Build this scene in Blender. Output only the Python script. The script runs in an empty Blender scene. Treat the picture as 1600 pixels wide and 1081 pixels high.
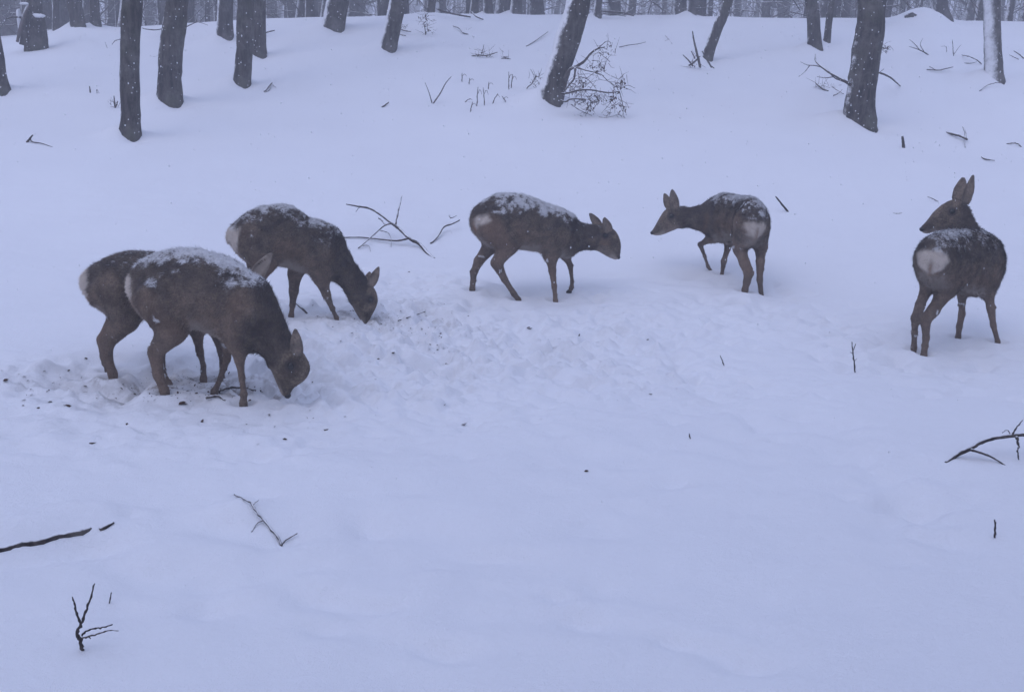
import bpy, bmesh, math, random
import numpy as np
from mathutils import Vector, Matrix
import openvdb

random.seed(7)
rng = np.random.default_rng(11)
sc = bpy.context.scene
R = math.radians

# ------------------------------------------------------------------ camera
PITCH, ROLL, CAM_H, FPX = R(15.2), R(2.5), 1.45, 1715.0
CAM = np.array([0.0, 0.0, CAM_H])
_f = np.array([0, math.cos(PITCH), -math.sin(PITCH)])
_r0 = np.array([1.0, 0, 0]); _u0 = np.array([0, math.sin(PITCH), math.cos(PITCH)])
_r = math.cos(ROLL) * _r0 + math.sin(ROLL) * _u0
_u = -math.sin(ROLL) * _r0 + math.cos(ROLL) * _u0
cd = bpy.data.cameras.new('camera'); cam = bpy.data.objects.new('camera', cd)
sc.collection.objects.link(cam); sc.camera = cam
cam.matrix_world = Matrix(((_r[0], _u[0], -_f[0], 0), (_r[1], _u[1], -_f[1], 0), (_r[2], _u[2], -_f[2], CAM_H), (0, 0, 0, 1)))
cd.sensor_width = 36; cd.lens = 36 * FPX / 1600; cd.clip_start = 0.05; cd.clip_end = 2000

# ------------------------------------------------------------------ sky and light (overcast snowy dusk)
SUN_EL, SUN_AZ = R(52), R(215)
w = bpy.data.worlds.new('World'); sc.world = w; w.use_nodes = True
nt = w.node_tree; nt.nodes.clear()
sky = nt.nodes.new('ShaderNodeTexSky'); sky.sky_type = 'NISHITA'; sky.sun_disc = False
sky.sun_elevation = SUN_EL; sky.sun_rotation = SUN_AZ; sky.air_density = 1.0; sky.dust_density = 3.0
mixn = nt.nodes.new('ShaderNodeMix'); mixn.data_type = 'RGBA'; mixn.inputs[0].default_value = 0.86
mixn.inputs[7].default_value = (4.40, 5.16, 8.05, 1)      # the even cloud deck
nt.links.new(sky.outputs[0], mixn.inputs[6])
tcw = nt.nodes.new('ShaderNodeTexCoord'); sxyz = nt.nodes.new('ShaderNodeSeparateXYZ'); nt.links.new(tcw.outputs['Generated'], sxyz.inputs[0])
mrw = nt.nodes.new('ShaderNodeMapRange'); mrw.inputs[1].default_value = 0; mrw.inputs[2].default_value = 1; mrw.inputs[3].default_value = .42; mrw.inputs[4].default_value = 1.6   # overcast sky: brightest overhead
nt.links.new(sxyz.outputs[2], mrw.inputs[0])
vmw = nt.nodes.new('ShaderNodeVectorMath'); vmw.operation = 'SCALE'; nt.links.new(mixn.outputs[2], vmw.inputs[0]); nt.links.new(mrw.outputs[0], vmw.inputs['Scale'])
bgn = nt.nodes.new('ShaderNodeBackground'); bgn.inputs[1].default_value = 0.12
nt.links.new(vmw.outputs[0], bgn.inputs[0])
wo = nt.nodes.new('ShaderNodeOutputWorld'); nt.links.new(bgn.outputs[0], wo.inputs[0])
sl = bpy.data.lights.new('sun', 'SUN'); sl.energy = 0.5; sl.angle = R(40); sl.color = (0.95, 0.9, 1.0)
so = bpy.data.objects.new('sun', sl); sc.collection.objects.link(so)
so.rotation_euler = (R(90) - SUN_EL, 0, math.pi - SUN_AZ)
sc.view_settings.view_transform = 'Standard'; sc.view_settings.look = 'None'
sc.view_settings.gamma = 1; sc.view_settings.use_curve_mapping = False
sc.view_settings.exposure = 0.0
sc.render.engine = 'CYCLES'
sc.cycles.max_bounces = 5; sc.cycles.diffuse_bounces = 3; sc.cycles.volume_bounces = 2; sc.cycles.transparent_max_bounces = 4

# ------------------------------------------------------------------ helpers
def tag(o, label=None, cat=None, group=None, kind=None):
    if label: o['label'] = label
    if cat: o['category'] = cat
    if group: o['group'] = group
    if kind: o['kind'] = kind
    return o

def mesh_np(name, V, Q, mat, parent=None, smooth=True, tris=None):
    V = np.asarray(V, dtype=np.float32)
    me = bpy.data.meshes.new(name)
    faces = []
    loops = []; starts = []; totals = []; c = 0
    if Q is not None and len(Q):
        Q = np.asarray(Q, dtype=np.int32); loops.append(Q.ravel()); n = len(Q)
        starts.append(np.arange(n) * 4); totals.append(np.full(n, 4)); c = n * 4
    if tris is not None and len(tris):
        T = np.asarray(tris, dtype=np.int32); loops.append(T.ravel()); n = len(T)
        starts.append(c + np.arange(n) * 3); totals.append(np.full(n, 3))
    loops = np.concatenate(loops).astype(np.int32); starts = np.concatenate(starts).astype(np.int32)
    me.vertices.add(len(V)); me.vertices.foreach_set('co', V.ravel())
    me.loops.add(len(loops)); me.loops.foreach_set('vertex_index', loops)
    me.polygons.add(len(starts)); me.polygons.foreach_set('loop_start', starts)
    me.update(calc_edges=True)
    me.polygons.foreach_set('use_smooth', np.full(len(starts), smooth, dtype=bool))
    me.validate()
    if mat: me.materials.append(mat)
    o = bpy.data.objects.new(name, me); sc.collection.objects.link(o)
    if parent: o.parent = parent
    return o

def fattr(o, name, vals):
    a = o.data.attributes.new(name, 'FLOAT', 'POINT')
    a.data.foreach_set('value', np.asarray(vals, dtype=np.float32))

def _hash(ix, iy, iz, seed):
    h = (ix * 374761393 + iy * 668265263 + iz * 2147483647 + seed * 974634777) & 0xffffffff
    h = ((h ^ (h >> 13)) * 1274126177) & 0xffffffff
    h = ((h ^ (h >> 16)) * 2246822519) & 0xffffffff
    return ((h ^ (h >> 15)) & 0xffff) / 65535.0
def noise2(x, y, seed=0):
    x = np.asarray(x, float); y = np.asarray(y, float)
    ix = np.floor(x).astype(np.int64); iy = np.floor(y).astype(np.int64)
    fx = x - ix; fy = y - iy; fx = fx * fx * fx * (fx * (fx * 6 - 15) + 10); fy = fy * fy * fy * (fy * (fy * 6 - 15) + 10)
    a = _hash(ix, iy, 0, seed); b = _hash(ix + 1, iy, 0, seed); c = _hash(ix, iy + 1, 0, seed); d = _hash(ix + 1, iy + 1, 0, seed)
    return (a * (1 - fx) + b * fx) * (1 - fy) + (c * (1 - fx) + d * fx) * fy - 0.5
def fbm2(x, y, oct=3, seed=0, rough=0.5):
    s = 0; a = 1.0
    for k in range(oct):
        ca, sa = math.cos(.7 + k), math.sin(.7 + k)
        s = s + a * noise2((x * ca - y * sa) * 2 ** k + 17.3 * k, (x * sa + y * ca) * 2 ** k - 9.1 * k, seed + k)
        a *= rough
    return s
def noise3(P, seed=0):
    ip = np.floor(P).astype(np.int64); f = P - ip; f = f * f * (3 - 2 * f); r = 0
    for dx in (0, 1):
        for dy in (0, 1):
            for dz in (0, 1):
                wgt = (f[:, 0] if dx else 1 - f[:, 0]) * (f[:, 1] if dy else 1 - f[:, 1]) * (f[:, 2] if dz else 1 - f[:, 2])
                r = r + wgt * _hash(ip[:, 0] + dx, ip[:, 1] + dy, ip[:, 2] + dz, seed)
    return r - 0.5
def sstep(a, b, x):
    t = np.clip((x - a) / (b - a), 0, 1); return t * t * (3 - 2 * t)

# a viewing ray of the photograph (1600 x 1081) and where it meets ground or planes
def ray(px, py):
    d = _f + (px - 800) / FPX * _r - (py - 540.5) / FPX * _u
    return d / np.linalg.norm(d)

# ------------------------------------------------------------------ the ground's relief
BUMPS = []          # (x, y, height, sigma_x, sigma_y, angle) soft mounds and hollows
CREST = None
def base_ground(x, y):
    x = np.asarray(x, float); y = np.asarray(y, float)
    yc = 19.3 + 0.9 * np.sin(x * 0.31 + 0.6) + 0.5 * np.sin(x * 0.83)
    t = y - 6.3
    ramp = 0.5 * (t + np.sqrt(t * t + 1.6)) - 0.5 * (-6.3 + math.sqrt(6.3 ** 2 + 1.6))
    rc = yc - 6.3
    over = y - yc
    soft = 0.5 * (over + np.sqrt(over * over + 0.8))
    s = 0.137 * (1 + 0.033 * np.clip(x, -14, 14))
    h = s * (ramp - soft * 1.02)
    h = h + 0.035 * np.sin(x * .9 + y * .5 + 1) * np.exp(-((y - 10) / 6) ** 2)
    h = h + 0.06 * fbm2(x * .45, y * .35, 2, 3) * sstep(2, 9, y) + 0.02 * fbm2(x * 1.3, y * 1.1, 2, 9)
    if CREST is not None:
        xa = x * 19.3 / np.clip(y, 8, 40)
        h = h + np.interp(xa, CREST[0], CREST[1]) * sstep(10.5, 19, y)
    h = h + 1.2 * fbm2(x * .03, y * .03, 2, 5) * sstep(30, 80, np.hypot(x, y))
    return h
def bump_sum(x, y, lst):
    h = np.zeros(np.shape(x))
    if not len(lst): return h
    for (bx, by, a, sx, sy, an) in lst:
        rad = 3.2 * max(sx, sy)
        m = (np.abs(x - bx) < rad) & (np.abs(y - by) < rad)
        if not np.any(m): continue
        dx = x[m] - bx; dy = y[m] - by; c, s_ = math.cos(an), math.sin(an)
        u = (dx * c + dy * s_) / sx; v = (-dx * s_ + dy * c) / sy
        h[m] += a * np.exp(-0.5 * (u * u + v * v))
    return h
def g1(x, y, full=True):
    xx = np.array([float(x)]); yy = np.array([float(y)])
    h = base_ground(xx, yy)
    if full: h = h + bump_sum(xx, yy, BUMPS)
    return float(h[0])
def on_ground(px, py, lift=0.0, full=True):
    d = ray(px, py); ts = np.arange(0.8, 60, 0.04)
    P = CAM + ts[:, None] * d
    h = base_ground(P[:, 0], P[:, 1])
    if full: h = h + bump_sum(P[:, 0], P[:, 1], BUMPS)
    g = P[:, 2] - h - lift
    k = int(np.argmax(g < 0)) if np.any(g < 0) else len(ts) - 1
    if k > 0:
        t = ts[k - 1] + (ts[k] - ts[k - 1]) * g[k - 1] / (g[k - 1] - g[k] + 1e-9)
    else: t = ts[k]
    return CAM + t * d
def on_plane(px, py, Pt, N):
    d = ray(px, py); return CAM + d * (np.dot(np.asarray(Pt) - CAM, N) / np.dot(d, N))
def at_y(px, py, Y): return on_plane(px, py, (0, Y, 0), np.array([0, 1.0, 0]))
def pxm(P): return np.dot(P - CAM, _f) / FPX      # metres per photo pixel at point P

# the crest line rises and dips across the slope
_cx = [(-80, 62), (0, 60), (75, 50), (105, 44), (130, 40), (160, 42), (200, 43), (300, 36), (400, 30), (500, 27), (600, 25), (650, 21), (680, 20), (700, 22), (800, 22), (870, 23), (950, 25), (1000, 24), (1080, 23), (1100, 26), (1200, 28), (1300, 28), (1400, 27), (1450, 23), (1475, 25), (1500, 33), (1600, 34), (1700, 36)]
_xs, _ds = [], []
for _px, _py in _cx:
    _P = at_y(_px, _py, 19.3); _xs.append(_P[0])
    _yy = np.linspace(15, 24, 60); _t = _yy / 19.3
    _need = min((CAM[2] + (_P[2] - CAM[2]) * k - float(base_ground(np.array([_P[0] * k]), np.array([19.3 * k]))[0])) for k in _t)
    _ds.append(_need)
CREST = (np.array(_xs), np.array(_ds))

# ------------------------------------------------------------------ materials
def mat_new(name):
    m = bpy.data.materials.new(name); m.use_nodes = True
    n = m.node_tree; b = n.nodes['Principled BSDF']; return m, n, b
def N(n, t, **kw):
    x = n.nodes.new(t)
    for k, v in kw.items(): setattr(x, k, v)
    return x
def mixc(n, fac, a, b):
    m = N(n, 'ShaderNodeMix', data_type='RGBA')
    for i, v in ((0, fac), (6, a), (7, b)):
        if hasattr(v, 'is_linked'): n.links.new(v, m.inputs[i])
        else: m.inputs[i].default_value = v if i == 0 else (*v, 1)
    return m.outputs[2]
def noise_n(n, scale, detail=3, coord=None, rough=.5, vec_scale=None):
    tx = N(n, 'ShaderNodeTexNoise'); tx.inputs['Scale'].default_value = scale; tx.inputs['Detail'].default_value = detail
    tx.inputs['Roughness'].default_value = rough
    if coord is not None:
        if vec_scale:
            mp = N(n, 'ShaderNodeMapping'); mp.inputs['Scale'].default_value = vec_scale
            n.links.new(coord, mp.inputs[0]); coord = mp.outputs[0]
        n.links.new(coord, tx.inputs['Vector'])
    return tx.outputs['Fac']
def ramp_n(n, src, a, b, lo=0.0, hi=1.0):
    r = N(n, 'ShaderNodeMapRange'); r.inputs[1].default_value = a; r.inputs[2].default_value = b
    r.inputs[3].default_value = lo; r.inputs[4].default_value = hi; r.interpolation_type = 'SMOOTHSTEP'
    n.links.new(src, r.inputs[0]); return r.outputs[0]
def math_n(n, op, a, b=None):
    m = N(n, 'ShaderNodeMath', operation=op)
    for i, v in ((0, a), (1, b)):
        if v is None: continue
        if hasattr(v, 'is_linked'): n.links.new(v, m.inputs[i])
        else: m.inputs[i].default_value = v
    return m.outputs[0]
def bump_n(n, b, src, dist, strength=1.0):
    bp = N(n, 'ShaderNodeBump'); bp.inputs['Distance'].default_value = dist; bp.inputs['Strength'].default_value = strength
    n.links.new(src, bp.inputs['Height']); n.links.new(bp.outputs[0], b.inputs['Normal'])

SNOW = (0.84, 0.85, 0.87)
def mat_snow():
    m, n, b = mat_new('snow')
    g = N(n, 'ShaderNodeNewGeometry').outputs['Position']
    at = N(n, 'ShaderNodeAttribute'); at.attribute_name = 'dirt'
    nz = noise_n(n, 24, 4, g, .65)
    dirt = math_n(n, 'MULTIPLY', at.outputs['Fac'], ramp_n(n, nz, .36, .62))
    c0 = mixc(n, noise_n(n, 1.3, 3, g), SNOW, (0.78, 0.79, 0.82))
    n.links.new(mixc(n, dirt, c0, (0.20, 0.165, 0.14)), b.inputs['Base Color'])
    b.inputs['Roughness'].default_value = .75; b.inputs['Specular IOR Level'].default_value = .25
    f1 = noise_n(n, 38, 5, g, .75); f2 = noise_n(n, 260, 2, g, .6)
    bump_n(n, b, math_n(n, 'ADD', f1, math_n(n, 'MULTIPLY', f2, .5)), .010, .7)
    return m
def mat_bark(name, dark, light, snow_dir=None, snow_lo=.55, snow_hi=.8, flecks=True, moss=0.0, top=True):
    m, n, b = mat_new(name)
    tc = N(n, 'ShaderNodeTexCoord').outputs['Object']
    geo = N(n, 'ShaderNodeNewGeometry')
    st = noise_n(n, 26, 6, tc, .78, (1, 1, .16)); fine = noise_n(n, 70, 3, tc, .6, (1, 1, .4))
    c = mixc(n, ramp_n(n, st, .38, .64), dark, light); c = mixc(n, ramp_n(n, noise_n(n, 4, 5, tc, .75), .42, .7, 0, .6), c, (0.19, 0.18, 0.165))
    if moss: c = mixc(n, math_n(n, 'MULTIPLY', ramp_n(n, noise_n(n, 3.1, 3, tc), .5, .7), moss), c, (0.055, 0.06, 0.035))
    sf = None
    if flecks:
        v = N(n, 'ShaderNodeTexVoronoi'); v.inputs['Scale'].default_value = 30; v.inputs['Randomness'].default_value = 1; n.links.new(tc, v.inputs['Vector'])
        rnd = N(n, 'ShaderNodeSeparateColor'); n.links.new(v.outputs['Color'], rnd.inputs[0])
        spot = math_n(n, 'MULTIPLY', math_n(n, 'LESS_THAN', v.outputs['Distance'], .22), math_n(n, 'GREATER_THAN', rnd.outputs[0], .87))
        sf = math_n(n, 'MULTIPLY', spot, rnd.outputs[1])
    if snow_dir:
        dp = N(n, 'ShaderNodeVectorMath', operation='DOT_PRODUCT'); dp.inputs[1].default_value = Vector(snow_dir).normalized()
        n.links.new(geo.outputs['Normal'], dp.inputs[0])
        s2 = ramp_n(n, math_n(n, 'ADD', dp.outputs['Value'], math_n(n, 'MULTIPLY', math_n(n, 'SUBTRACT', noise_n(n, 9, 5, tc, .75), .5), .9)), snow_lo, snow_hi)
        sf = s2 if sf is None else math_n(n, 'MAXIMUM', sf, s2)
    if sf is not None: c = mixc(n, sf, c, SNOW)
    n.links.new(c, b.inputs['Base Color']); b.inputs['Roughness'].default_value = .95; b.inputs['Specular IOR Level'].default_value = .15
    bump_n(n, b, math_n(n, 'ADD', st, math_n(n, 'MULTIPLY', fine, .4)), .012, .9)
    return m
def mat_fur():
    m, n, b = mat_new('winter_fur')
    tc = N(n, 'ShaderNodeTexCoord').outputs['Object']
    def A(s):
        a = N(n, 'ShaderNodeAttribute'); a.attribute_name = s; return a.outputs['Fac']
    n1 = noise_n(n, 14, 4, tc, .7); n2 = noise_n(n, 120, 3, tc, .7)
    c = mixc(n, ramp_n(n, n1, .35, .65), (0.098, 0.077, 0.058), (0.280, 0.218, 0.162))
    c = mixc(n, math_n(n, 'MULTIPLY', ramp_n(n, n2, .35, .65), .55), c, (0.050, 0.039, 0.035))
    c = mixc(n, A('tint'), c, (0.34, 0.27, 0.23))
    c = mixc(n, A('rust'), c, (0.32, 0.195, 0.125))
    c = mixc(n, A('dark'), c, (0.060, 0.050, 0.048))
    c = mixc(n, A('pale'), c, (0.46, 0.39, 0.33))
    c = mixc(n, A('white'), c, (0.68, 0.60, 0.52))
    fs = ramp_n(n, math_n(n, 'ADD', A('snow'), math_n(n, 'MULTIPLY', math_n(n, 'SUBTRACT', noise_n(n, 95, 4, tc, .8), .5), 1.7)), .36, .85, 0, .76)
    c = mixc(n, fs, c, SNOW)
    n.links.new(c, b.inputs['Base Color']); b.inputs['Roughness'].default_value = .9; b.inputs['Specular IOR Level'].default_value = .1
    bump_n(n, b, math_n(n, 'ADD', n2, n1), .010, 1.0)
    return m
def mat_plain(name, col, rough=.8, spec=.3, var=.4, scale=30):
    m, n, b = mat_new(name); tc = N(n, 'ShaderNodeTexCoord').outputs['Object']
    n.links.new(mixc(n, ramp_n(n, noise_n(n, scale, 3, tc), .3, .7), col, tuple(c * (1 - var) for c in col)), b.inputs['Base Color'])
    b.inputs['Roughness'].default_value = rough; b.inputs['Specular IOR Level'].default_value = spec
    return m
M_SNOW = mat_snow()
M_SNOWCAP = mat_plain('fresh_snow', SNOW, .8, .2, .05)
M_FUR = mat_fur()
M_BARK = mat_bark('dark_bark', (0.012, 0.010, 0.011), (0.075, 0.064, 0.058), (-.75, -.15, .6), .78, 1.0, moss=.5)
M_BARKSNOW = mat_bark('snow_plastered_bark', (0.014, 0.012, 0.012), (0.08, 0.07, 0.063), (-.93, -.1, .35), .55, .85)
M_BARKFRONT = mat_bark('snow_faced_bark', (0.03, 0.027, 0.027), (0.10, 0.09, 0.085), (-.75, -.62, .1), .5, 1.05)
M_BARKFAR = mat_bark('far_bark', (0.016, 0.014, 0.016), (0.075, 0.066, 0.066), (-.8, -.2, .5), .62, .95, flecks=False)
M_TWIG = mat_bark('twig_bark', (0.022, 0.017, 0.017), (0.075, 0.058, 0.052), (-.2, 0, 1), .62, .95, flecks=False)
M_TWIGPALE = mat_bark('dusted_twig', (0.05, 0.04, 0.04), (0.13, 0.105, 0.10), (-.2, 0, 1), .5, .95, flecks=False)
M_LEAF = mat_plain('dead_leaf', (0.075, 0.042, 0.028), .8, .2, .5, 60)
M_EYE = mat_plain('dark_eye', (0.012, 0.009, 0.008), .15, .5, .1)
M_NOSE = mat_plain('black_nose', (0.018, 0.016, 0.017), .4, .4, .2)
M_HOOF = mat_plain('hoof_horn', (0.035, 0.028, 0.025), .6, .3, .3)

# ------------------------------------------------------------------ deer
def smin(a, b, k):
    h = np.clip(0.5 + 0.5 * (b - a) / k, 0, 1); return b * (1 - h) + a * h - k * h * (1 - h)

class Deer:
    def __init__(s, spec): s.sp = spec
    def setup(s, depth):
        sp = s.sp; a = R(sp['phi']); s.F = np.array([math.cos(a), math.sin(a), 0]); s.L = np.array([math.sin(a), -math.cos(a), 0])
        s.O = at_y(sp['ref'][0], sp['ref'][1], depth)
    def p_lat(s, px, py, lat): return on_plane(px, py, s.O + s.L * lat, s.L)
    def p_t(s, px, py, t): return on_plane(px, py, s.O + s.F * t, s.F)
    def P(s, px, py, v): return s.p_t(px, py, v) if s.sp['mode'] == 't' else s.p_lat(px, py, v)
    def feet(s):
        return [s.P(l['pts'][-1][0], l['pts'][-1][1], l['pts'][-1][3]) for l in s.sp['legs'] if l.get('ground', True)]
    def solve(s):
        lo, hi = 3.0, 10.0
        def err(d):
            s.setup(d); return np.mean([f[2] - g1(f[0], f[1], False) for f in s.feet()])
        for _ in range(40):
            mid = (lo + hi) / 2
            if err(mid) > 0: lo = mid
            else: hi = mid
        s.setup(lo + s.sp.get('dd', 0)); s.depth = lo + s.sp.get('dd', 0)

def catmull(A, n):
    A = np.asarray(A, float); out = []
    E_ = np.vstack([2 * A[0] - A[1], A, 2 * A[-1] - A[-2]])
    for i in range(1, len(E_) - 2):
        p0, p1, p2, p3 = E_[i - 1], E_[i], E_[i + 1], E_[i + 2]
        for k in range(n):
            t = k / n
            out.append(.5 * ((2 * p1) + (-p0 + p2) * t + (2 * p0 - 5 * p1 + 4 * p2 - p3) * t * t + (-p0 + 3 * p1 - 3 * p2 + p3) * t ** 3))
    out.append(A[-1]); return np.array(out)

def nrm(v): return v / (np.linalg.norm(v) + 1e-12)

def build_deer(sp):
    D = Deer(sp); D.solve()
    F, L, UP = D.F, D.L, np.array([0, 0, 1.0])
    ell = []      # (group, center, axes 3x3 rows, radii)
    # torso
    if sp['mode'] == 'lat':
        rows = []
        for (tx, ty, bx, by, wd) in sp['torso']:
            a = D.p_lat(tx, ty, 0); b = D.p_lat(bx, by, 0); rows.append(np.r_[a, b, wd])
    else:
        rows = []
        for (t, cx, cy, hp, wd) in sp['torso']:
            a = D.p_t(cx, cy - hp, t); b = D.p_t(cx, cy + hp, t); rows.append(np.r_[a, b, wd])
    torso_rows = np.array(rows)
    C = catmull(torso_rows, 7)
    for i, r_ in enumerate(C):
        a, b, wd = r_[:3], r_[3:6], r_[6]; up = nrm(a - b); h = np.linalg.norm(a - b) / 2
        nx = C[min(i + 1, len(C) - 1)]; pv = C[max(i - 1, 0)]
        fw = nrm((nx[:3] + nx[3:6]) - (pv[:3] + pv[3:6])); lat = nrm(np.cross(fw, up)); fw = np.cross(up, lat)
        ell.append(('torso', (a + b) / 2, np.array([fw, lat, up]), np.array([max(.05, h * .3), wd * .90, h - .009])))
        if 10 < i < len(C) - 8:   # wither / spine ridge narrower at the top is given by an inner egg
            pass
    # neck and head
    ch = sp['neckhead']; rows = []
    if sp['mode'] == 't':
        sh = (torso_rows[-2][:3] + torso_rows[-2][3:6]) / 2 + F * sp.get('nf', 0.0)
        na = R(sp['neckphi']); NL = np.array([math.sin(na), -math.cos(na), 0])
    else:
        sh = D.O; NL = L
    for i, (tx, ty, bx, by, wd) in enumerate(ch):
        off = sp.get('neckoff', [0] * len(ch))[i]
        a = on_plane(tx, ty, sh + NL * off, NL); b = on_plane(bx, by, sh + NL * off, NL); rows.append(np.r_[a, b, wd])
    if sp['mode'] == 'lat': rows = [torso_rows[-1]] + rows
    C = catmull(np.array(rows), 7)
    nneck = sp['nneck'] * 7
    headrows = C
    for i, r_ in enumerate(C):
        a, b, wd = r_[:3], r_[3:6], r_[6]; up = nrm(a - b); h = np.linalg.norm(a - b) / 2
        nx = C[min(i + 1, len(C) - 1)]; pv = C[max(i - 1, 0)]
        fw = nrm((nx[:3] + nx[3:6]) - (pv[:3] + pv[3:6])); lat = nrm(np.cross(fw, up)); fw = nrm(np.cross(up, lat))
        ell.append(('neck' if i < nneck else 'head', (a + b) / 2, np.array([fw, lat, up]), np.array([max(.012, h * .3), wd, h])))
    hd = headrows[-15:]
    poll = (headrows[nneck][:3] + headrows[nneck][3:6]) / 2; tip = (C[-1][:3] + C[-1][3:6]) / 2
    hfw = nrm(tip - poll); hup = C[nneck + 5][:3] - C[nneck + 5][3:6]; hup = nrm(hup - hfw * np.dot(hup, hfw)); hlat = np.cross(hfw, hup)
    # legs
    cones = []
    hooves = []; footpts = []
    for lg in sp['legs']:
        pts = [(D.P(x, y, v), r_) for (x, y, r_, v) in lg['pts']]
        if lg.get('ground', True):
            footpts.append((pts[-1][0], lg))
            d = nrm(pts[-1][0] - pts[-2][0]); d = nrm(d * .5 + np.array([0, 0, -.8]))
            pts.append((pts[-1][0] + d * .07, pts[-1][1] * 1.0))
        else:
            hooves.append((pts[-1][0], nrm(pts[-1][0] - pts[-2][0])))
        for i in range(len(pts) - 1): cones.append((pts[i][0], pts[i + 1][0], pts[i][1], pts[i + 1][1], i))
        if lg.get('ground', True): hooves.append((pts[-1][0], nrm(pts[-1][0] - pts[-2][0])))
    ears = []
    for (bx, by, tx, ty, wpx, off) in sp['ears']:
        eo = hlat * off
        bpt = on_plane(bx, by, poll + NL * off, NL); tpt = on_plane(tx, ty, poll + NL * (off * 1.35), NL)
        ax = nrm(tpt - bpt); ln = np.linalg.norm(tpt - bpt); wd = wpx * pxm(bpt)
        vdir = nrm(CAM - bpt); fac = nrm(vdir - ax * np.dot(vdir, ax)); fac = nrm(fac + NL * .35 * np.sign(off + 1e-6)); fac = nrm(fac - ax * np.dot(fac, ax)); sd = np.cross(ax, fac)
        ears.append((bpt - ax * .012, tpt, ax, sd, fac, ln + .012, wd * .62))
    allp = [e[1] for e in ell] + [c[0] for c in cones] + [c[1] for c in cones] + [e[1] for e in ears]
    mn = np.min(allp, axis=0) - .17; mx = np.max(allp, axis=0) + .17
    h = 0.006; dims = np.ceil((mx - mn) / h).astype(int)
    G = {k: np.full(dims, .05, dtype=np.float32) for k in ('torso', 'neck', 'head', 'leg')}
    ax_ = [mn[i] + h * np.arange(dims[i]) for i in range(3)]
    def sub(c, rad):
        lo = np.clip(((c - rad - mn) / h).astype(int), 0, dims - 1); hi = np.clip(((c + rad - mn) / h).astype(int) + 2, 1, dims)
        sl = tuple(slice(lo[i], hi[i]) for i in range(3))
        X, Y, Z = np.meshgrid(ax_[0][sl[0]], ax_[1][sl[1]], ax_[2][sl[2]], indexing='ij')
        return sl, X, Y, Z
    for (g, c, A, rr) in ell:
        sl, X, Y, Z = sub(c, rr.max() + .05)
        q = [(X - c[0]) * A[i][0] + (Y - c[1]) * A[i][1] + (Z - c[2]) * A[i][2] for i in range(3)]
        k0 = np.sqrt((q[0] / rr[0]) ** 2 + (q[1] / rr[1]) ** 2 + (q[2] / rr[2]) ** 2)
        k1 = np.sqrt((q[0] / rr[0] ** 2) ** 2 + (q[1] / rr[1] ** 2) ** 2 + (q[2] / rr[2] ** 2) ** 2) + 1e-9
        d = k0 * (k0 - 1) / k1
        G[g][sl] = smin(G[g][sl], d.astype(np.float32), .018 if g != 'head' else .006)
    for (a, b, ra, rb, i) in cones:
        c = (a + b) / 2; rad = np.abs(a - b) / 2 + max(ra, rb) + .05
        sl, X, Y, Z = sub(c, rad)
        ab = b - a; l2 = np.dot(ab, ab)
        t = np.clip(((X - a[0]) * ab[0] + (Y - a[1]) * ab[1] + (Z - a[2]) * ab[2]) / l2, 0, 1)
        qx, qy, qz = X - a[0] - t * ab[0], Y - a[1] - t * ab[1], Z - a[2] - t * ab[2]
        # upper leg segments are flattened sideways
        fl = 1.0 if i > 1 else .8
        ql = qx * L[0] + qy * L[1]; q2 = qx * qx + qy * qy + qz * qz + ql * ql * (1 / (fl * fl) - 1)
        d = np.sqrt(q2) - (ra + (rb - ra) * t) - (.0015 if i > 1 else 0)
        G['leg'][sl] = smin(G['leg'][sl], d.astype(np.float32), .014)
    S = smin(G['torso'], G['neck'], .035); S = smin(S, G['head'], .02); S = smin(S, G['leg'], .045) + .0045
    # ears: cupped leaf shapes
    EAR = np.full(dims, .05, dtype=np.float32)
    for (b0, tp, ax, sd, fac, ln, hw) in ears:
        c = (b0 + tp) / 2; sl, X, Y, Z = sub(c, ln * .6 + .04)
        u = ((X - b0[0]) * ax[0] + (Y - b0[1]) * ax[1] + (Z - b0[2]) * ax[2]) / ln
        v = (X - b0[0]) * sd[0] + (Y - b0[1]) * sd[1] + (Z - b0[2]) * sd[2]
        w_ = (X - b0[0]) * fac[0] + (Y - b0[1]) * fac[1] + (Z - b0[2]) * fac[2]
        uc = np.clip(u, 0, 1)
        wid = hw * (np.sin(np.pi * np.clip(uc * .80 + .16, 0, 1)) ** .75) * (1 - .25 * uc)
        curve = (v / (hw + 1e-6)) ** 2 * .014 - .004
        dv = np.abs(v) - wid; dw = np.abs(w_ - curve) - (.0065 + .006 * (1 - uc) ** 2); du = np.abs(u - .5) * ln - .5 * ln
        d = np.maximum(np.maximum(dv, dw), du)
        EAR[sl] = np.minimum(EAR[sl], d.astype(np.float32))
    S = smin(S, EAR - .0005, .010)
    # slight lumpiness of a winter coat
    grid = openvdb.FloatGrid(.03); grid.copyFromArray(np.clip(S, -.03, .03).astype(np.float32))
    pts, tri, quad = grid.convertToPolygons(0.0, 0.0)
    V = pts * h + mn; quad = quad.astype(int)
    # keep the largest island orientation outward
    a, b, c_ = V[quad[:, 0]], V[quad[:, 1]], V[quad[:, 2]]
    vol = np.sum(np.cross(a, b) * c_)
    if vol < 0: quad = quad[:, ::-1]
    # one smoothing pass over quad edges
    e = np.vstack([quad[:, [0, 1]], quad[:, [1, 2]], quad[:, [2, 3]], quad[:, [3, 0]]])
    for _ in range(2):
        acc = np.zeros_like(V); cnt = np.zeros(len(V))
        for k in range(3):
            acc[:, k] = np.bincount(e[:, 0], V[e[:, 1], k], len(V)) + np.bincount(e[:, 1], V[e[:, 0], k], len(V))
        cnt = np.bincount(e[:, 0], minlength=len(V)) + np.bincount(e[:, 1], minlength=len(V))
        V = V * .5 + .5 * acc / cnt[:, None]
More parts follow.
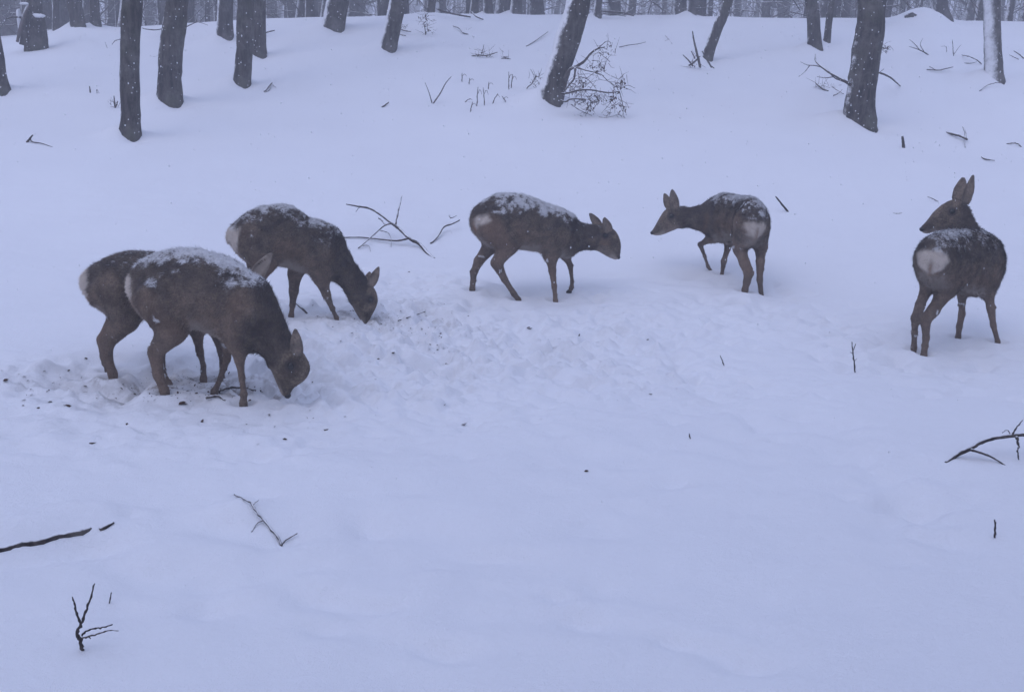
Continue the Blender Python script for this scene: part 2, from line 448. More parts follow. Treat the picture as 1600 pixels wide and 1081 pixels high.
    idx0 = tuple(np.clip(np.round((V - mn) / h).astype(int)[:, i], 0, dims[i] - 1) for i in range(3))
    wsm = (sstep(.02, 0, np.minimum(G['torso'][idx0], G['neck'][idx0])) * (EAR[idx0] > .01) * (G['head'][idx0] > .015))[:, None] * .6
    for _ in range(7):
        acc = np.zeros_like(V)
        for k in range(3): acc[:, k] = np.bincount(e[:, 0], V[e[:, 1], k], len(V)) + np.bincount(e[:, 1], V[e[:, 0], k], len(V))
        V = V * (1 - wsm) + wsm * acc / cnt[:, None]
    fn = np.cross(V[quad[:, 2]] - V[quad[:, 0]], V[quad[:, 3]] - V[quad[:, 1]])
    nv = np.zeros_like(V)
    for j in range(4):
        for k in range(3): nv[:, k] += np.bincount(quad[:, j], fn[:, k], len(V))
    nv /= np.linalg.norm(nv, axis=1)[:, None] + 1e-12
    idx = tuple(np.clip(np.round((V - mn) / h).astype(int)[:, i], 0, dims[i] - 1) for i in range(3))
    dt, dn, dh, dl, de = G['torso'][idx], G['neck'][idx], G['head'][idx], G['leg'][idx], EAR[idx]
    w_t = sstep(.02, -.0, dt); isleg = sstep(.004, .03, np.minimum(dt, dn)) * (dl < .02); ishead = sstep(.015, 0, dh) * (dn > .0); isear = (de < .004) & (dh > .006)
    isneck = sstep(.02, 0, dn)
    n1 = .55 * noise3(V * 11, 1) + .6 * noise3(V * 26, 2) + .7 * noise3(V * 60, 3)
    n2 = noise3(V * 7, 5); n3 = noise3(V * 40, 6)
    fl_ = np.stack([V @ F * 14 + V[:, 2] * 7, V @ L * 42, V[:, 2] * 42 - V @ F * 14], 1); clump = noise3(fl_, 15) + .5 * noise3(fl_ * 2.1, 16)
    amt = sp.get('snow', 1.0)
    up = nv[:, 2]
    snow = sstep(.15, 1.15, up + .75 * n1) * (w_t * .95 + isneck * (1 - w_t) * .35 + ishead * .15) * amt
    rumpc = D.P(*sp['rump'][:2], sp['rump'][2]); rv = V - rumpc; bf = rv @ F; bl = rv @ L
    rr = np.sqrt((bf / sp['rump'][4]) ** 2 + (bl / (.056 if sp['mode'] == 't' else .075)) ** 2 + ((rv[:, 2] - .25 * np.abs(bl)) / sp['rump'][3]) ** 2)
    white = sstep(1.3, .9, rr + .5 * n2 + .3 * n3) * sstep(.2, -.3, nv @ F)
    tailm = np.exp(-(bl / .011) ** 2) * sstep(-.06, -.0, -rv[:, 2] - .02) * sstep(.2, -.3, nv @ F) * (np.abs(rv[:, 2]) < .12)
    white = white * (1 - .8 * tailm)
    belly = sstep(-.3, -.8, up + .3 * n1) * w_t * .75
    pale = np.clip(belly + .35 * ishead * sstep(-.2, -.8, nv @ hup), 0, 1)
    # rust on thighs and legs
    rust = .7 * tailm + np.clip(.40 + .8 * n2, 0, 1) * (isleg * .7 + w_t * .5 * sstep(.4, -.3, up)) + .5 * sstep(1.7, 1.1, rr) * (1 - white) * sstep(0.0, -.6, rv[:, 2] / .1)
    front = ((V - poll) @ hfw)
    dark = np.clip(.45 * isneck + .3 * isneck * sstep(-.1, .6, up) + .4 * ishead * sstep(.1, .16, front) + .5 * w_t * sstep(-.1, .5, up), 0, 1)
    dark = np.clip(dark + .75 * np.clip(clump, 0, .5) * (w_t + isneck).clip(0, 1), 0, 1)
    dark = np.maximum(np.clip(dark + .22 * isleg, 0, 1), isear * .5)
    for (b0, tp, ax, sd, fac, ln_, hw) in ears:
        q_ = V - b0; uu = q_ @ ax / ln_; vv = np.abs(q_ @ sd) / (hw + 1e-6)
        inn = isear * (np.linalg.norm(np.cross(q_, ax), axis=1) < hw * 1.4) * sstep(.1, .5, nv @ fac) * sstep(1.0, .3, vv) * sstep(1.0, .8, uu) * sstep(0, .15, uu)
        pale = np.maximum(pale, inn * sp.get('earpale', .22)); dark = dark * (1 - inn)
    pale = np.maximum(pale, isear * (.12 if 'earpale' not in sp else .5)); dark = dark * (1 - (.8 * isear if 'earpale' in sp else 0))
    chin = ishead * sstep(.10, .15, front) * sstep(0, -.6, nv @ hup); pale = np.maximum(pale, chin * .8); dark = dark * (1 - chin)
    if sp.get('eye'):
        ec = headrows[nneck + sp['eye'][0]]; ec = ec[:3] * sp['eye'][1] + ec[3:6] * (1 - sp['eye'][1]); re_ = V - ec
        re_ = re_ - (re_ @ hlat)[:, None] * hlat; dark = np.maximum(dark, ishead * sstep(.034, .014, np.linalg.norm(re_, axis=1)) * .9)
    flank = .45 * sstep(.05, .45, n1) * w_t
    snow = np.clip(np.maximum(snow, flank * .35 * amt + isleg * sstep(.28, .5, n1) * .75), 0, 1)
    pale = np.maximum(pale, .06 * isleg * sstep(.34, .18, V[:, 2] - g1(D.O[0], D.O[1])) * np.clip(.8 + n2, 0, 1))
    V2 = V + nv * (snow * (.003 + .005 * np.clip(n1 + .4, 0, 1)) + (.004 * n3 + .006 * clump + .004 * noise3(V * 75, 12)) * (w_t + isneck).clip(0, 1))[:, None]
    base = np.array([D.O[0], D.O[1], g1(D.O[0], D.O[1])])
    body = mesh_np('roe_deer', V2 - base, quad, M_FUR); body.location = base
    tag(body, sp['label'], 'deer', 'roe deer feeding in the snowy clearing')
    for k, v in (('snow', snow), ('white', white), ('pale', pale), ('rust', rust), ('dark', dark), ('tint', np.zeros(len(V2)))): fattr(body, k, np.clip(v, 0, 1))
    # fur tufts
    nf = 40000
    fi = rng.choice(len(V2), nf)
    keep = ~isear[fi]; fi = fi[keep]; nf = len(fi)
    p = V2[fi]; nn = nv[fi]
    hmask = np.clip(ishead[fi] + isneck[fi] * .3, 0, 1)
    flow = -F * .8 + np.array([0, 0, -.6]); flow = np.where((isneck[fi] + ishead[fi] > .5)[:, None] & (w_t[fi] < .5)[:, None], (-hfw * .9 + np.array([0, 0, -.3])), flow)
    flow = np.where((isleg[fi] > .5)[:, None], np.array([0, 0, -1.0]), flow)
    tg = flow - nn * np.sum(flow * nn, axis=1)[:, None]; tg /= np.linalg.norm(tg, axis=1)[:, None] + 1e-9
    dr = tg + nn * .34 + rng.normal(0, .26, (nf, 3)); dr /= np.linalg.norm(dr, axis=1)[:, None]
    ln = (.019 * (1 - isleg[fi] * .6) * (1 - ishead[fi] * .65) * rng.uniform(.6, 1.2, nf))[:, None]
    sd = np.cross(dr, nn); sd /= np.linalg.norm(sd, axis=1)[:, None] + 1e-9
    wv = (.0016 * rng.uniform(.7, 1.4, nf))[:, None]
    T = np.empty((nf * 3, 3)); T[0::3] = p - sd * wv - nn * .002; T[1::3] = p + sd * wv - nn * .002; T[2::3] = p + dr * ln
    fur = mesh_np('fur', T - base, None, M_FUR, body, tris=np.arange(nf * 3).reshape(-1, 3)); tag(fur, kind='stuff')
    for k, v in (('snow', snow), ('white', white), ('pale', pale), ('rust', rust), ('dark', dark)): fattr(fur, k, np.repeat(np.clip(v, 0, 1)[fi], 3))
    fattr(fur, 'tint', np.repeat(rng.random(nf) ** 2.2 * .7, 3))
    # eyes, nose, hooves
    def uvs(name, c, A, rr, mat, seg=14, ring=9):
        bm = bmesh.new(); bmesh.ops.create_uvsphere(bm, u_segments=seg, v_segments=ring, radius=1)
        for v in bm.verts:
            q = np.array(v.co) * rr; v.co = Vector(A[0] * q[0] + A[1] * q[1] + A[2] * q[2] + c - base)
        me = bpy.data.meshes.new(name); bm.to_mesh(me); bm.free(); me.materials.append(mat)
        for pl in me.polygons: pl.use_smooth = True
        o = bpy.data.objects.new(name, me); sc.collection.objects.link(o); o.parent = body; return o
    A = np.array([hfw, hlat, hup])
    if sp.get('eye'):
        ei = sp['eye']
        for sg in (1, -1):
            c0 = (headrows[nneck + ei[0]][:3] * ei[1] + headrows[nneck + ei[0]][3:6] * (1 - ei[1])); wd = headrows[nneck + ei[0]][6]
            # march outwards to the surface
            c = c0.copy()
            for _ in range(40):
                ii = np.clip(np.round((c - mn) / h).astype(int), 0, dims - 1)
                if S[tuple(ii)] > -.003: break
                c = c + hlat * sg * .003
            uvs('eye', c, A, np.array([.016, .011, .013]), M_EYE)
    uvs('nose', tip + hfw * .005 + hup * .004, A, np.array([.012, .016, .012]), M_NOSE)
    for (c, d) in hooves:
        sdv = nrm(np.cross(d, F)) if np.linalg.norm(np.cross(d, F)) > .1 else L
        fwv = np.cross(sdv, d)
        uvs('hoof', c + d * .004, np.array([fwv, sdv, d]), np.array([.018, .014, .024]), M_HOOF, 10, 7)
    # the snow under each hoof
    D.contacts = [f for f, l in footpts]
    D.obj = body
    ee = EAR < 0; print('EARV', ee.sum(), [(np.round(e[0],2), np.round(e[1],2)) for e in ears], mn, mx); print('DEER', sp['name'], 'depth %.2f' % D.depth, 'verts', len(V), 'foot dz', [round(f[2] - g1(f[0], f[1], False), 3) for f in D.contacts],
          'head len %.2f' % np.linalg.norm(tip - poll), 'trunk %.2f' % np.linalg.norm((torso_rows[0] - torso_rows[-1])[:3]), 'chest %.2f' % np.linalg.norm(torso_rows[4][:3] - torso_rows[4][3:6]))
    return D

DEER = [
 dict(name='A', mode='lat', phi=-6, ref=(230, 450), dd=.12, label='roe deer at far left, half hidden behind the largest feeding deer, one ear raised', snow=.45, earpale=1.0,
  torso=[(138, 420, 147, 462, .055), (155, 408, 166, 488, .095), (180, 394, 198, 500, .11), (210, 390, 222, 499, .118), (243, 394, 248, 499, .12), (280, 400, 278, 505, .12), (308, 408, 305, 515, .105), (330, 414, 325, 512, .085)],
  neckhead=[(350, 418, 340, 502, .07), (368, 428, 360, 488, .06), (386, 438, 374, 480, .052), (400, 447, 384, 487, .05), (411, 462, 392, 496, .045), (415, 480, 400, 504, .032), (414, 494, 405, 509, .022)], nneck=3,
  legs=[dict(pts=[(182, 450, .085, .075), (196, 500, .06, .075), (167, 535, .035, .075), (168, 558, .023, .075), (176, 584, .022, .075)]),
        dict(pts=[(178, 450, .08, -.07), (186, 498, .055, -.07), (161, 531, .03, -.07), (163, 558, .02, -.07), (171, 580, .02, -.07)]),
        dict(pts=[(318, 465, .07, .06), (307, 515, .036, .06), (312, 548, .019, .06), (318, 572, .013, .06), (318, 592, .017, .06)]),
        dict(pts=[(330, 465, .06, -.06), (335, 515, .032, -.06), (345, 548, .018, -.06), (347, 570, .013, -.06), (346, 588, .015, -.06)])],
  ears=[(396, 436, 424, 396, 20, .03), (388, 446, 378, 436, 14, -.04)], eye=(7, .62), rump=(140, 447, 0, .06, .06)),
 dict(name='B', mode='lat', phi=-18, ref=(310, 450), label='largest roe deer in front at left, head down digging in the snow', snow=1.0,
  torso=[(212, 418, 222, 474, .06), (232, 400, 243, 506, .10), (262, 388, 280, 514, .115), (295, 386, 302, 513, .12), (330, 393, 322, 518, .125), (358, 404, 345, 528, .12), (382, 421, 372, 543, .10), (403, 438, 390, 547, .085)],
  neckhead=[(416, 453, 396, 545, .078), (430, 478, 406, 548, .066), (444, 509, 417, 557, .056), (457, 533, 424, 574, .05), (474, 552, 428, 586, .05), (484, 572, 432, 596, .047), (479, 588, 435, 604, .037), (463, 599, 438, 611, .028), (456, 607, 441, 616, .024), (452, 614, 444, 618, .019)], nneck=4,
  legs=[dict(pts=[(246, 475, .085, .08), (268, 515, .068, .08), (243, 551, .034, .08), (247, 585, .023, .08), (257, 611, .021, .08)]),
        dict(pts=[(246, 475, .08, -.08), (272, 515, .058, -.08), (248, 548, .03, -.08), (252, 583, .02, -.08), (262, 600, .02, -.08)]),
        dict(pts=[(378, 480, .078, .06), (369, 535, .044, .06), (374, 562, .022, .06), (378, 590, .0145, .06), (381, 616, .0155, .06), (380, 630, .017, .06)]),
        dict(pts=[(372, 480, .07, -.06), (356, 532, .034, -.06), (355, 560, .018, -.06), (345, 590, .013, -.06), (335, 612, .017, -.06)])],
  ears=[(465, 552, 461, 514, 18, .045), (463, 546, 456, 524, 14, -.05)], eye=(9, .68), rump=(216, 452, 0, .062, .055)),
 dict(name='C', mode='lat', phi=14, ref=(440, 390), label='roe deer behind the left pair, nose down in the churned snow', snow=.85,
  torso=[(364, 352, 371, 384, .06), (384, 334, 388, 410, .10), (405, 322, 411, 416, .115), (430, 318, 437, 418, .12), (455, 321, 460, 422, .125), (482, 338, 482, 429, .12), (505, 344, 503, 434, .10), (522, 356, 518, 436, .08)],
  neckhead=[(535, 378, 528, 441, .068), (546, 400, 537, 450, .058), (560, 420, 544, 463, .052), (573, 438, 549, 476, .05), (586, 450, 553, 485, .05), (591, 466, 557, 492, .045), (587, 480, 561, 499, .034), (581, 491, 564, 504, .026), (578, 499, 568, 507, .021)], nneck=4,
  legs=[dict(pts=[(395, 375, .09, .075), (414, 412, .058, .075), (398, 446, .03, .075), (400, 472, .018, .075), (404, 500, .018, .075)]),
        dict(pts=[(392, 375, .08, -.075), (400, 410, .05, -.075), (392, 444, .028, -.075), (394, 470, .018, -.075), (396, 496, .018, -.075)], ground=True),
        dict(pts=[(500, 400, .075, .06), (501, 434, .044, .06), (510, 460, .025, .06), (519, 482, .014, .06), (526, 497, .014, .06)]),
        dict(pts=[(480, 395, .06, -.06), (461, 428, .042, -.06), (459, 455, .028, -.06), (457, 476, .017, -.06), (455, 494, .016, -.06)])],
  ears=[(580, 444, 592, 417, 13, .045), (574, 442, 578, 424, 12, -.045)], eye=(9, .68), rump=(374, 374, .02, .058, .075)),
 dict(name='D', mode='lat', phi=10, ref=(820, 350), label='roe deer in the middle, walking right with lowered head', snow=1.15,
  torso=[(743, 324, 750, 368, .06), (758, 311, 764, 386, .10), (782, 300, 785, 390, .115), (808, 301, 808, 391, .12), (835, 308, 830, 394, .125), (860, 319, 852, 399, .12), (879, 324, 872, 403, .10), (890, 336, 886, 402, .08)],
  neckhead=[(903, 346, 897, 395, .062), (918, 351, 912, 391, .055), (934, 352, 927, 391, .052), (949, 352, 935, 394, .052), (962, 360, 942, 398, .05), (969, 374, 949, 402, .042), (970, 388, 956, 405, .03), (968, 398, 961, 406, .022)], nneck=3,
  legs=[dict(pts=[(772, 355, .09, .075), (793, 385, .06, .075), (776, 411, .037, .075), (788, 436, .021, .075), (803, 459, .018, .075), (810, 468, .017, .075)]),
        dict(pts=[(765, 350, .08, -.075), (766, 385, .05, -.075), (748, 408, .032, -.075), (740, 427, .022, -.075), (738, 452, .019, -.075)]),
        dict(pts=[(868, 365, .075, .06), (861, 400, .044, .06), (863, 423, .025, .06), (866, 447, .0175, .06), (868, 470, .016, .06)]),
        dict(pts=[(880, 370, .06, -.06), (884, 400, .032, -.06), (891, 415, .019, -.06), (894, 440, .0125, -.06), (893, 449, .015, -.06), (889, 457, .013, -.06)], ground=False)],
  ears=[(951, 360, 944, 340, 13, .05), (937, 354, 921, 333, 12, -.05)], eye=(6, .66), rump=(761, 348, 0.05, .046, .06)),
 dict(name='E', mode='t', phi=114, ref=(1176, 352), label='roe deer seen from behind with a raised front leg, looking left', snow=1.0,
  torso=[(0.0, 1177, 354, 24, .06), (.05, 1176, 349, 37, .09), (.15, 1170, 346, 40, .112), (.27, 1158, 343, 38, .112), (.39, 1144, 341, 39, .112), (.49, 1131, 341, 40, .10), (.57, 1120, 342, 33, .08)],
  neckphi=172, nf=0.0, neckhead=[(1126, 312, 1120, 368, .08), (1111, 312, 1104, 366, .07), (1098, 320, 1091, 360, .056), (1080, 324, 1076, 356, .05), (1063, 323, 1062, 357, .05), (1050, 323, 1052, 361, .05), (1039, 328, 1042, 365, .045), (1030, 341, 1034, 368, .035), (1023, 353, 1027, 369, .025), (1019, 360, 1022, 368, .02)], nneck=4,
  legs=[dict(pts=[(1184, 350, .082, .05), (1189, 385, .05, .12), (1188, 408, .03, .04), (1187, 437, .02, .02), (1190, 465, .017, .03)]),
        dict(pts=[(1164, 350, .082, .06), (1156, 388, .052, .15), (1163, 410, .036, .07), (1170, 426, .032, .03), (1167, 440, .024, .03), (1164, 453, .021, .03)]),
        dict(pts=[(1114, 350, .06, .55), (1112, 372, .033, .55), (1094, 382, .019, .6), (1101, 400, .0125, .6), (1106, 416, .013, .6), (1114, 428, .015, .6)], ground=False),
        dict(pts=[(1142, 368, .055, .5), (1137, 388, .026, .5), (1131, 408, .022, .5), (1128, 428, .013, .5)])],
  ears=[(1055, 326, 1050, 296, 14, -.03), (1046, 324, 1038, 302, 12, .03)], eye=(8, .66), rump=(1176, 357, 0.0, .046, .09)),
 dict(name='F', mode='t', phi=62, ref=(1458, 405), label='roe deer at far right seen from behind, head turned back to the left', snow=.8,
  torso=[(0.0, 1453, 407, 26, .055), (.05, 1457, 406, 39, .09), (.15, 1472, 409, 49, .112), (.28, 1492, 409, 52, .118), (.40, 1512, 411, 53, .122), (.50, 1529, 412, 52, .118), (.58, 1542, 410, 46, .10), (.64, 1551, 408, 35, .07)],
  neckphi=185, nf=-.02, neckhead=[(1550, 395, 1510, 405, .085), (1540, 375, 1500, 386, .08), (1527, 355, 1488, 368, .066), (1517, 335, 1480, 358, .055), (1509, 319, 1480, 360, .05), (1494, 311, 1474, 361, .05), (1479, 316, 1468, 361, .048), (1464, 327, 1461, 362, .042), (1454, 338, 1456, 364, .031), (1445, 348, 1450, 366, .024), (1440, 353, 1444, 365, .02)], nneck=4,
  legs=[dict(pts=[(1471, 408, .092, .07), (1480, 450, .062, .17), (1459, 484, .036, .05), (1446, 500, .029, .02), (1447, 528, .019, .02), (1443, 557, .019, .02)]),
        dict(pts=[(1450, 408, .08, .07), (1449, 448, .046, .15), (1438, 476, .029, .03), (1430, 497, .023, .0), (1429, 520, .017, .02), (1428, 543, .017, .04)]),
        dict(pts=[(1548, 410, .075, .5), (1544, 455, .044, .5), (1548, 480, .026, .5), (1552, 508, .017, .5), (1559, 534, .015, .5)]),
        dict(pts=[(1505, 430, .05, .5), (1503, 462, .032, .5), (1503, 490, .022, .5), (1499, 510, .018, .5), (1497, 527, .017, .5)])],
  ears=[(1498, 316, 1505, 277, 20, .035), (1509, 316, 1521, 273, 13, -.04)], eye=(10, .66), rump=(1457, 409, 0.0, .046, .09)),
]
DS = [build_deer(d) for d in DEER]

# ------------------------------------------------------------------ snow relief: hoof hollows, churned patch, mounds
for D in DS:
    for f in D.contacts:
        dz = f[2] - g1(f[0], f[1])
        BUMPS.append((f[0], f[1], max(-.14, min(.14, dz)), .11, .11, 0))
for D in DS:
    for f in D.contacts: BUMPS.append((f[0], f[1] - .01, -.02, .035, .04, 0))

def soft(px, py, h, sx, sy, an=0):
    p = on_ground(px, py, full=False); BUMPS.append((p[0], p[1], h, sx, sy, an))
# dug hollow where the left pair feeds
soft(270, 590, -.05, .38, .14); soft(370, 600, -.035, .2, .12); soft(120, 590, -.035, .12, .06); soft(200, 570, -.03, .10, .06)
soft(95, 575, .02, .15, .05); soft(210, 605, .03, .12, .04); soft(270, 618, .035, .14, .035); soft(330, 628, .025, .10, .03); soft(470, 560, .02, .12, .08)
soft(590, 470, .03, .2, .1); soft(560, 505, -.02, .14, .07)
soft(405, 712, -.035, .045, .03); soft(380, 690, .02, .12, .05); soft(590, 725, .015, .15, .08)
for (x, y, a, sx, sy) in [(380, 800, .02, .13, .06), (400, 770, -.012, .09, .04), (330, 950, -.014, .10, .05), (490, 925, -.018, .12, .05), (500, 975, -.012, .07, .04), (600, 940, -.012, .07, .03), (690, 1010, -.018, .11, .04),
        (760, 860, -.014, .12, .035), (910, 965, -.018, .10, .05), (870, 930, -.012, .05, .03), (1050, 995, -.01, .05, .03), (1110, 1010, -.016, .16, .04), (1160, 1035, -.014, .1, .03), (270, 860, .012, .2, .06), (210, 890, -.012, .1, .05), (580, 820, -.014, .1, .05), (1420, 790, -.01, .25, .03),
        (1410, 560, -.03, .07, .04), (1345, 500, -.02, .1, .04), (1170, 455, -.02, .12, .06), (1085, 430, -.025, .10, .05), (1060, 440, -.015, .2, .05), (960, 430, -.015, .12, .05), (830, 455, -.03, .07, .05), (770, 450, .02, .1, .06)]:
    soft(x, y, a * (2.0 if y > 750 else 1.5), sx * (.6 if y > 750 else .85), sy * .8, random.uniform(-.4, .4))
# hoof prints: trails and scattered dents
def dents(region, n, depth=(.02, .055), size=(.016, .036)):
    for _ in range(n):
        t = random.random(); x0, y0, x1, y1, sp_ = region
        px = x0 + (x1 - x0) * t + random.gauss(0, sp_); py = y0 + (y1 - y0) * t + random.gauss(0, sp_ * .45)
        p = on_ground(px, py, full=False); s = random.uniform(*size); k = random.uniform(*depth); an = random.uniform(0, 3.1)
        BUMPS.append((p[0], p[1], -k, s * 1.3, s, an))
        BUMPS.append((p[0] + random.gauss(0, s), p[1] - s * 1.7, k * .45, s * 1.2, s * .7, an * .3))
dents((500, 480, 760, 500, 60), 130, (.015, .04)); dents((180, 590, 420, 610, 45), 60, (.012, .03)); dents((500, 560, 760, 600, 70), 70, (.008, .02))
dents((760, 500, 1100, 560, 70), 110, (.012, .036)); dents((20, 590, 180, 610, 40), 45, (.008, .02)); dents((1100, 460, 1400, 560, 50), 55, (.008, .025))
dents((0, 660, 600, 680, 60), 60, (.005, .014)); dents((1200, 560, 1500, 870, 40), 40, (.005, .014), (.03, .07)); dents((650, 620, 1100, 700, 80), 40, (.004, .012), (.03, .07))
dents((900, 450, 1180, 470, 18), 40, (.015, .035)); dents((1420, 570, 1560, 560, 30), 18, (.015, .035)); dents((880, 480, 1000, 540, 40), 25, (.012, .03)); dents((700, 455, 760, 470, 25), 25, (.01, .03))
dents((150, 850, 700, 880, 130), 60, (.006, .016), (.03, .07)); dents((600, 880, 1300, 960, 120), 40, (.005, .013), (.03, .08)); dents((1100, 480, 1560, 600, 60), 60, (.01, .025), (.02, .04)); dents((1150, 560, 1500, 850, 45), 45, (.006, .016), (.025, .045)); dents((1200, 470, 1400, 550, 45), 40, (.012, .03), (.02, .035)); dents((1000, 600, 1250, 640, 60), 30, (.01, .022), (.025, .05)); dents((600, 700, 1100, 760, 90), 30, (.006, .014), (.03, .06))

CH = []   # churn mask blobs: (x, y, sx, sy, amount)
for (px, py, sx, sy, a) in [(300, 590, .5, .22, 1), (560, 490, .35, .25, .9), (680, 520, .4, .3, .8), (830, 560, .45, .3, .7), (600, 620, .45, .25, .6), (80, 600, .25, .15, .5), (960, 520, .4, .3, .6), (1180, 500, .5, .3, .4), (640, 440, .3, .2, .6), (1050, 600, .5, .25, .4), (200, 680, .7, .2, .35), (1420, 570, .3, .25, .3), (450, 540, .3, .25, .8), (620, 560, .35, .2, .6)]:
    p = on_ground(px, py, full=False); CH.append((p[0], p[1], a, sx, sy, 0))
pits = [(300, 595, 1.0, .30, .11), (230, 585, .7, .2, .10), (360, 600, .6, .18, .1), (660, 500, .4, .2, .12), (560, 495, .5, .16, .08), (480, 500, .3, .2, .1), (90, 600, .3, .2, .05), (630, 470, .3, .2, .1)]
PT = []
for (px, py, a, sx, sy) in pits:
    p = on_ground(px, py, full=False); PT.append((p[0], p[1], a, sx, sy, 0))

# trees: (base px, base py, width px, upper px, upper py, ...)
TREES = [
 ('tree', 1, 145, 27, -16, 60, 'dark', 'dark trunk cut by the left edge of the photo, leaning left'),
 ('tree', 121, 46, 22, 113, 0, 'dark', 'dark trunk rising from a snow mound right of the snow-capped stump'),
 ('tree', 149, 42, 14, 147, 0, 'dark', 'thin dark trunk just right of the mound with the wider trunk'),
 ('tree', 87, 48, 9, 87, 0, 'far', 'very thin trunk between the snowy stump and the mound'),
 ('tree', 203, 215, 30, 208, 0, 'dark', 'tall straight dark trunk, lowest standing of all at left'),
 ('tree', 266, 163, 35, 275, 0, 'dark', 'thick dark trunk with a snow streak, right of the tall straight trunk'),
 ('tree', 353, 66, 24, 351, 0, 'far', 'hazy grey trunk flared at its foot, left of the overlapping pair'),
 ('tree', 377, 134, 25, 384, 0, 'dark', 'dark trunk in front of the overlapping pair'),
 ('tree', 404, 90, 20, 405, 0, 'dark', 'dark trunk half hidden behind the front one of the pair'),
 ('tree', 520, 47, 33, 528, 0, 'snow', 'short looking leaning trunk with snow down its left side, near the crest'),
 ('tree', 605, 80, 25, 623, 0, 'snow', 'slim trunk leaning right with snow plastered on its left edge'),
 ('tree', 672, 20, 13, 676, 0, 'dark', 'small trunk with banked snow around its foot on the crest'),
 ('tree', 860, 162, 37, 902, 0, 'snow', 'thick leaning dark trunk beside the leafy brush pile'),
 ('tree', 933, 29, 12, 935, 0, 'far', 'thin trunk on the crest right of the thick leaning trunk'),
 ('tree', 1080, 24, 13, 1080, 0, 'far', 'thin trunk on the crest left of the slim curved trunk'),
 ('tree', 1102, 96, 16, 1121, 0, 'dark', 'slim curved dark trunk leaning right with sticks at its foot'),
 ('tree', 1273, 78, 20, 1269, 0, 'dark', 'thicker trunk of the V-shaped pair on the right slope'),
 ('tree', 1291, 68, 10, 1300, 0, 'dark', 'thinner leaning trunk of the V-shaped pair on the right slope'),
 ('tree', 1343, 198, 44, 1360, 0, 'dark', 'broad black trunk at right, widest in the picture, snowflakes before it'),
 ('tree', 1365, 40, 15, 1378, 0, 'far', 'grey trunk peeping out behind the broad black trunk'),
 ('tree', 1551, 126, 26, 1550, 0, 'front', 'trunk near the right edge with its front plastered in snow'),
 ('tree', 1472, 27, 20, 1468, 0, 'far', 'trunk on the crest rising from a snow mound at right'),
 ('tree', 764, 14, 14, 762, 0, 'far', 'thin grey trunk at the crest, just left of the middle'),
 ('tree', 806, 10, 17, 808, 0, 'far', 'grey trunk behind the crest left of the thick leaning trunk'),
]
tree_pos = []
for t in TREES:
    p = on_ground(t[1], t[2], full=True)
    if p[1] > 22.5:
        p = at_y(t[1], t[2], 21.5 + (t[1] % 7) * .25); p[2] = g1(p[0], p[1])
    tree_pos.append(p)
mounds = [(108, 52, .07, .25), (57, 66, .06, .3), (660, 27, .07, .22), (1070, 30, .05, .25), (1432, 31, .16, .28), (1462, 33, .07, .25), (340, 70, .05, .3)]
for (px, py, a, s) in mounds: soft(px, py, a, s, s * .8)
for p, t in zip(tree_pos, TREES):
    rr = t[3] * pxm(p) / 2
    BUMPS.append((p[0] - rr * .9, p[1] + rr * .6, .15 * min(1, rr / .12), rr * 1.5, rr * 1.5, 0))
    BUMPS.append((p[0] + rr * .9, p[1] - rr * 1.1, -.07 * min(1, rr / .12), rr * .8, rr * .9, 0))

# buried log ridge at lower left
LOG = [(-60, 868), (0, 858), (40, 850), (85, 840), (130, 829), (152, 824)]
for (px, py) in LOG:
    p = on_ground(px, py - 26, full=False); BUMPS.append((p[0], p[1], .022, .09, .035, .1))
for (px, py) in LOG:
    p = on_ground(px, py + 16, full=False); BUMPS.append((p[0], p[1], -.022, .07, .035, .1))
soft(205, 803, -.02, .025, .02, .4)

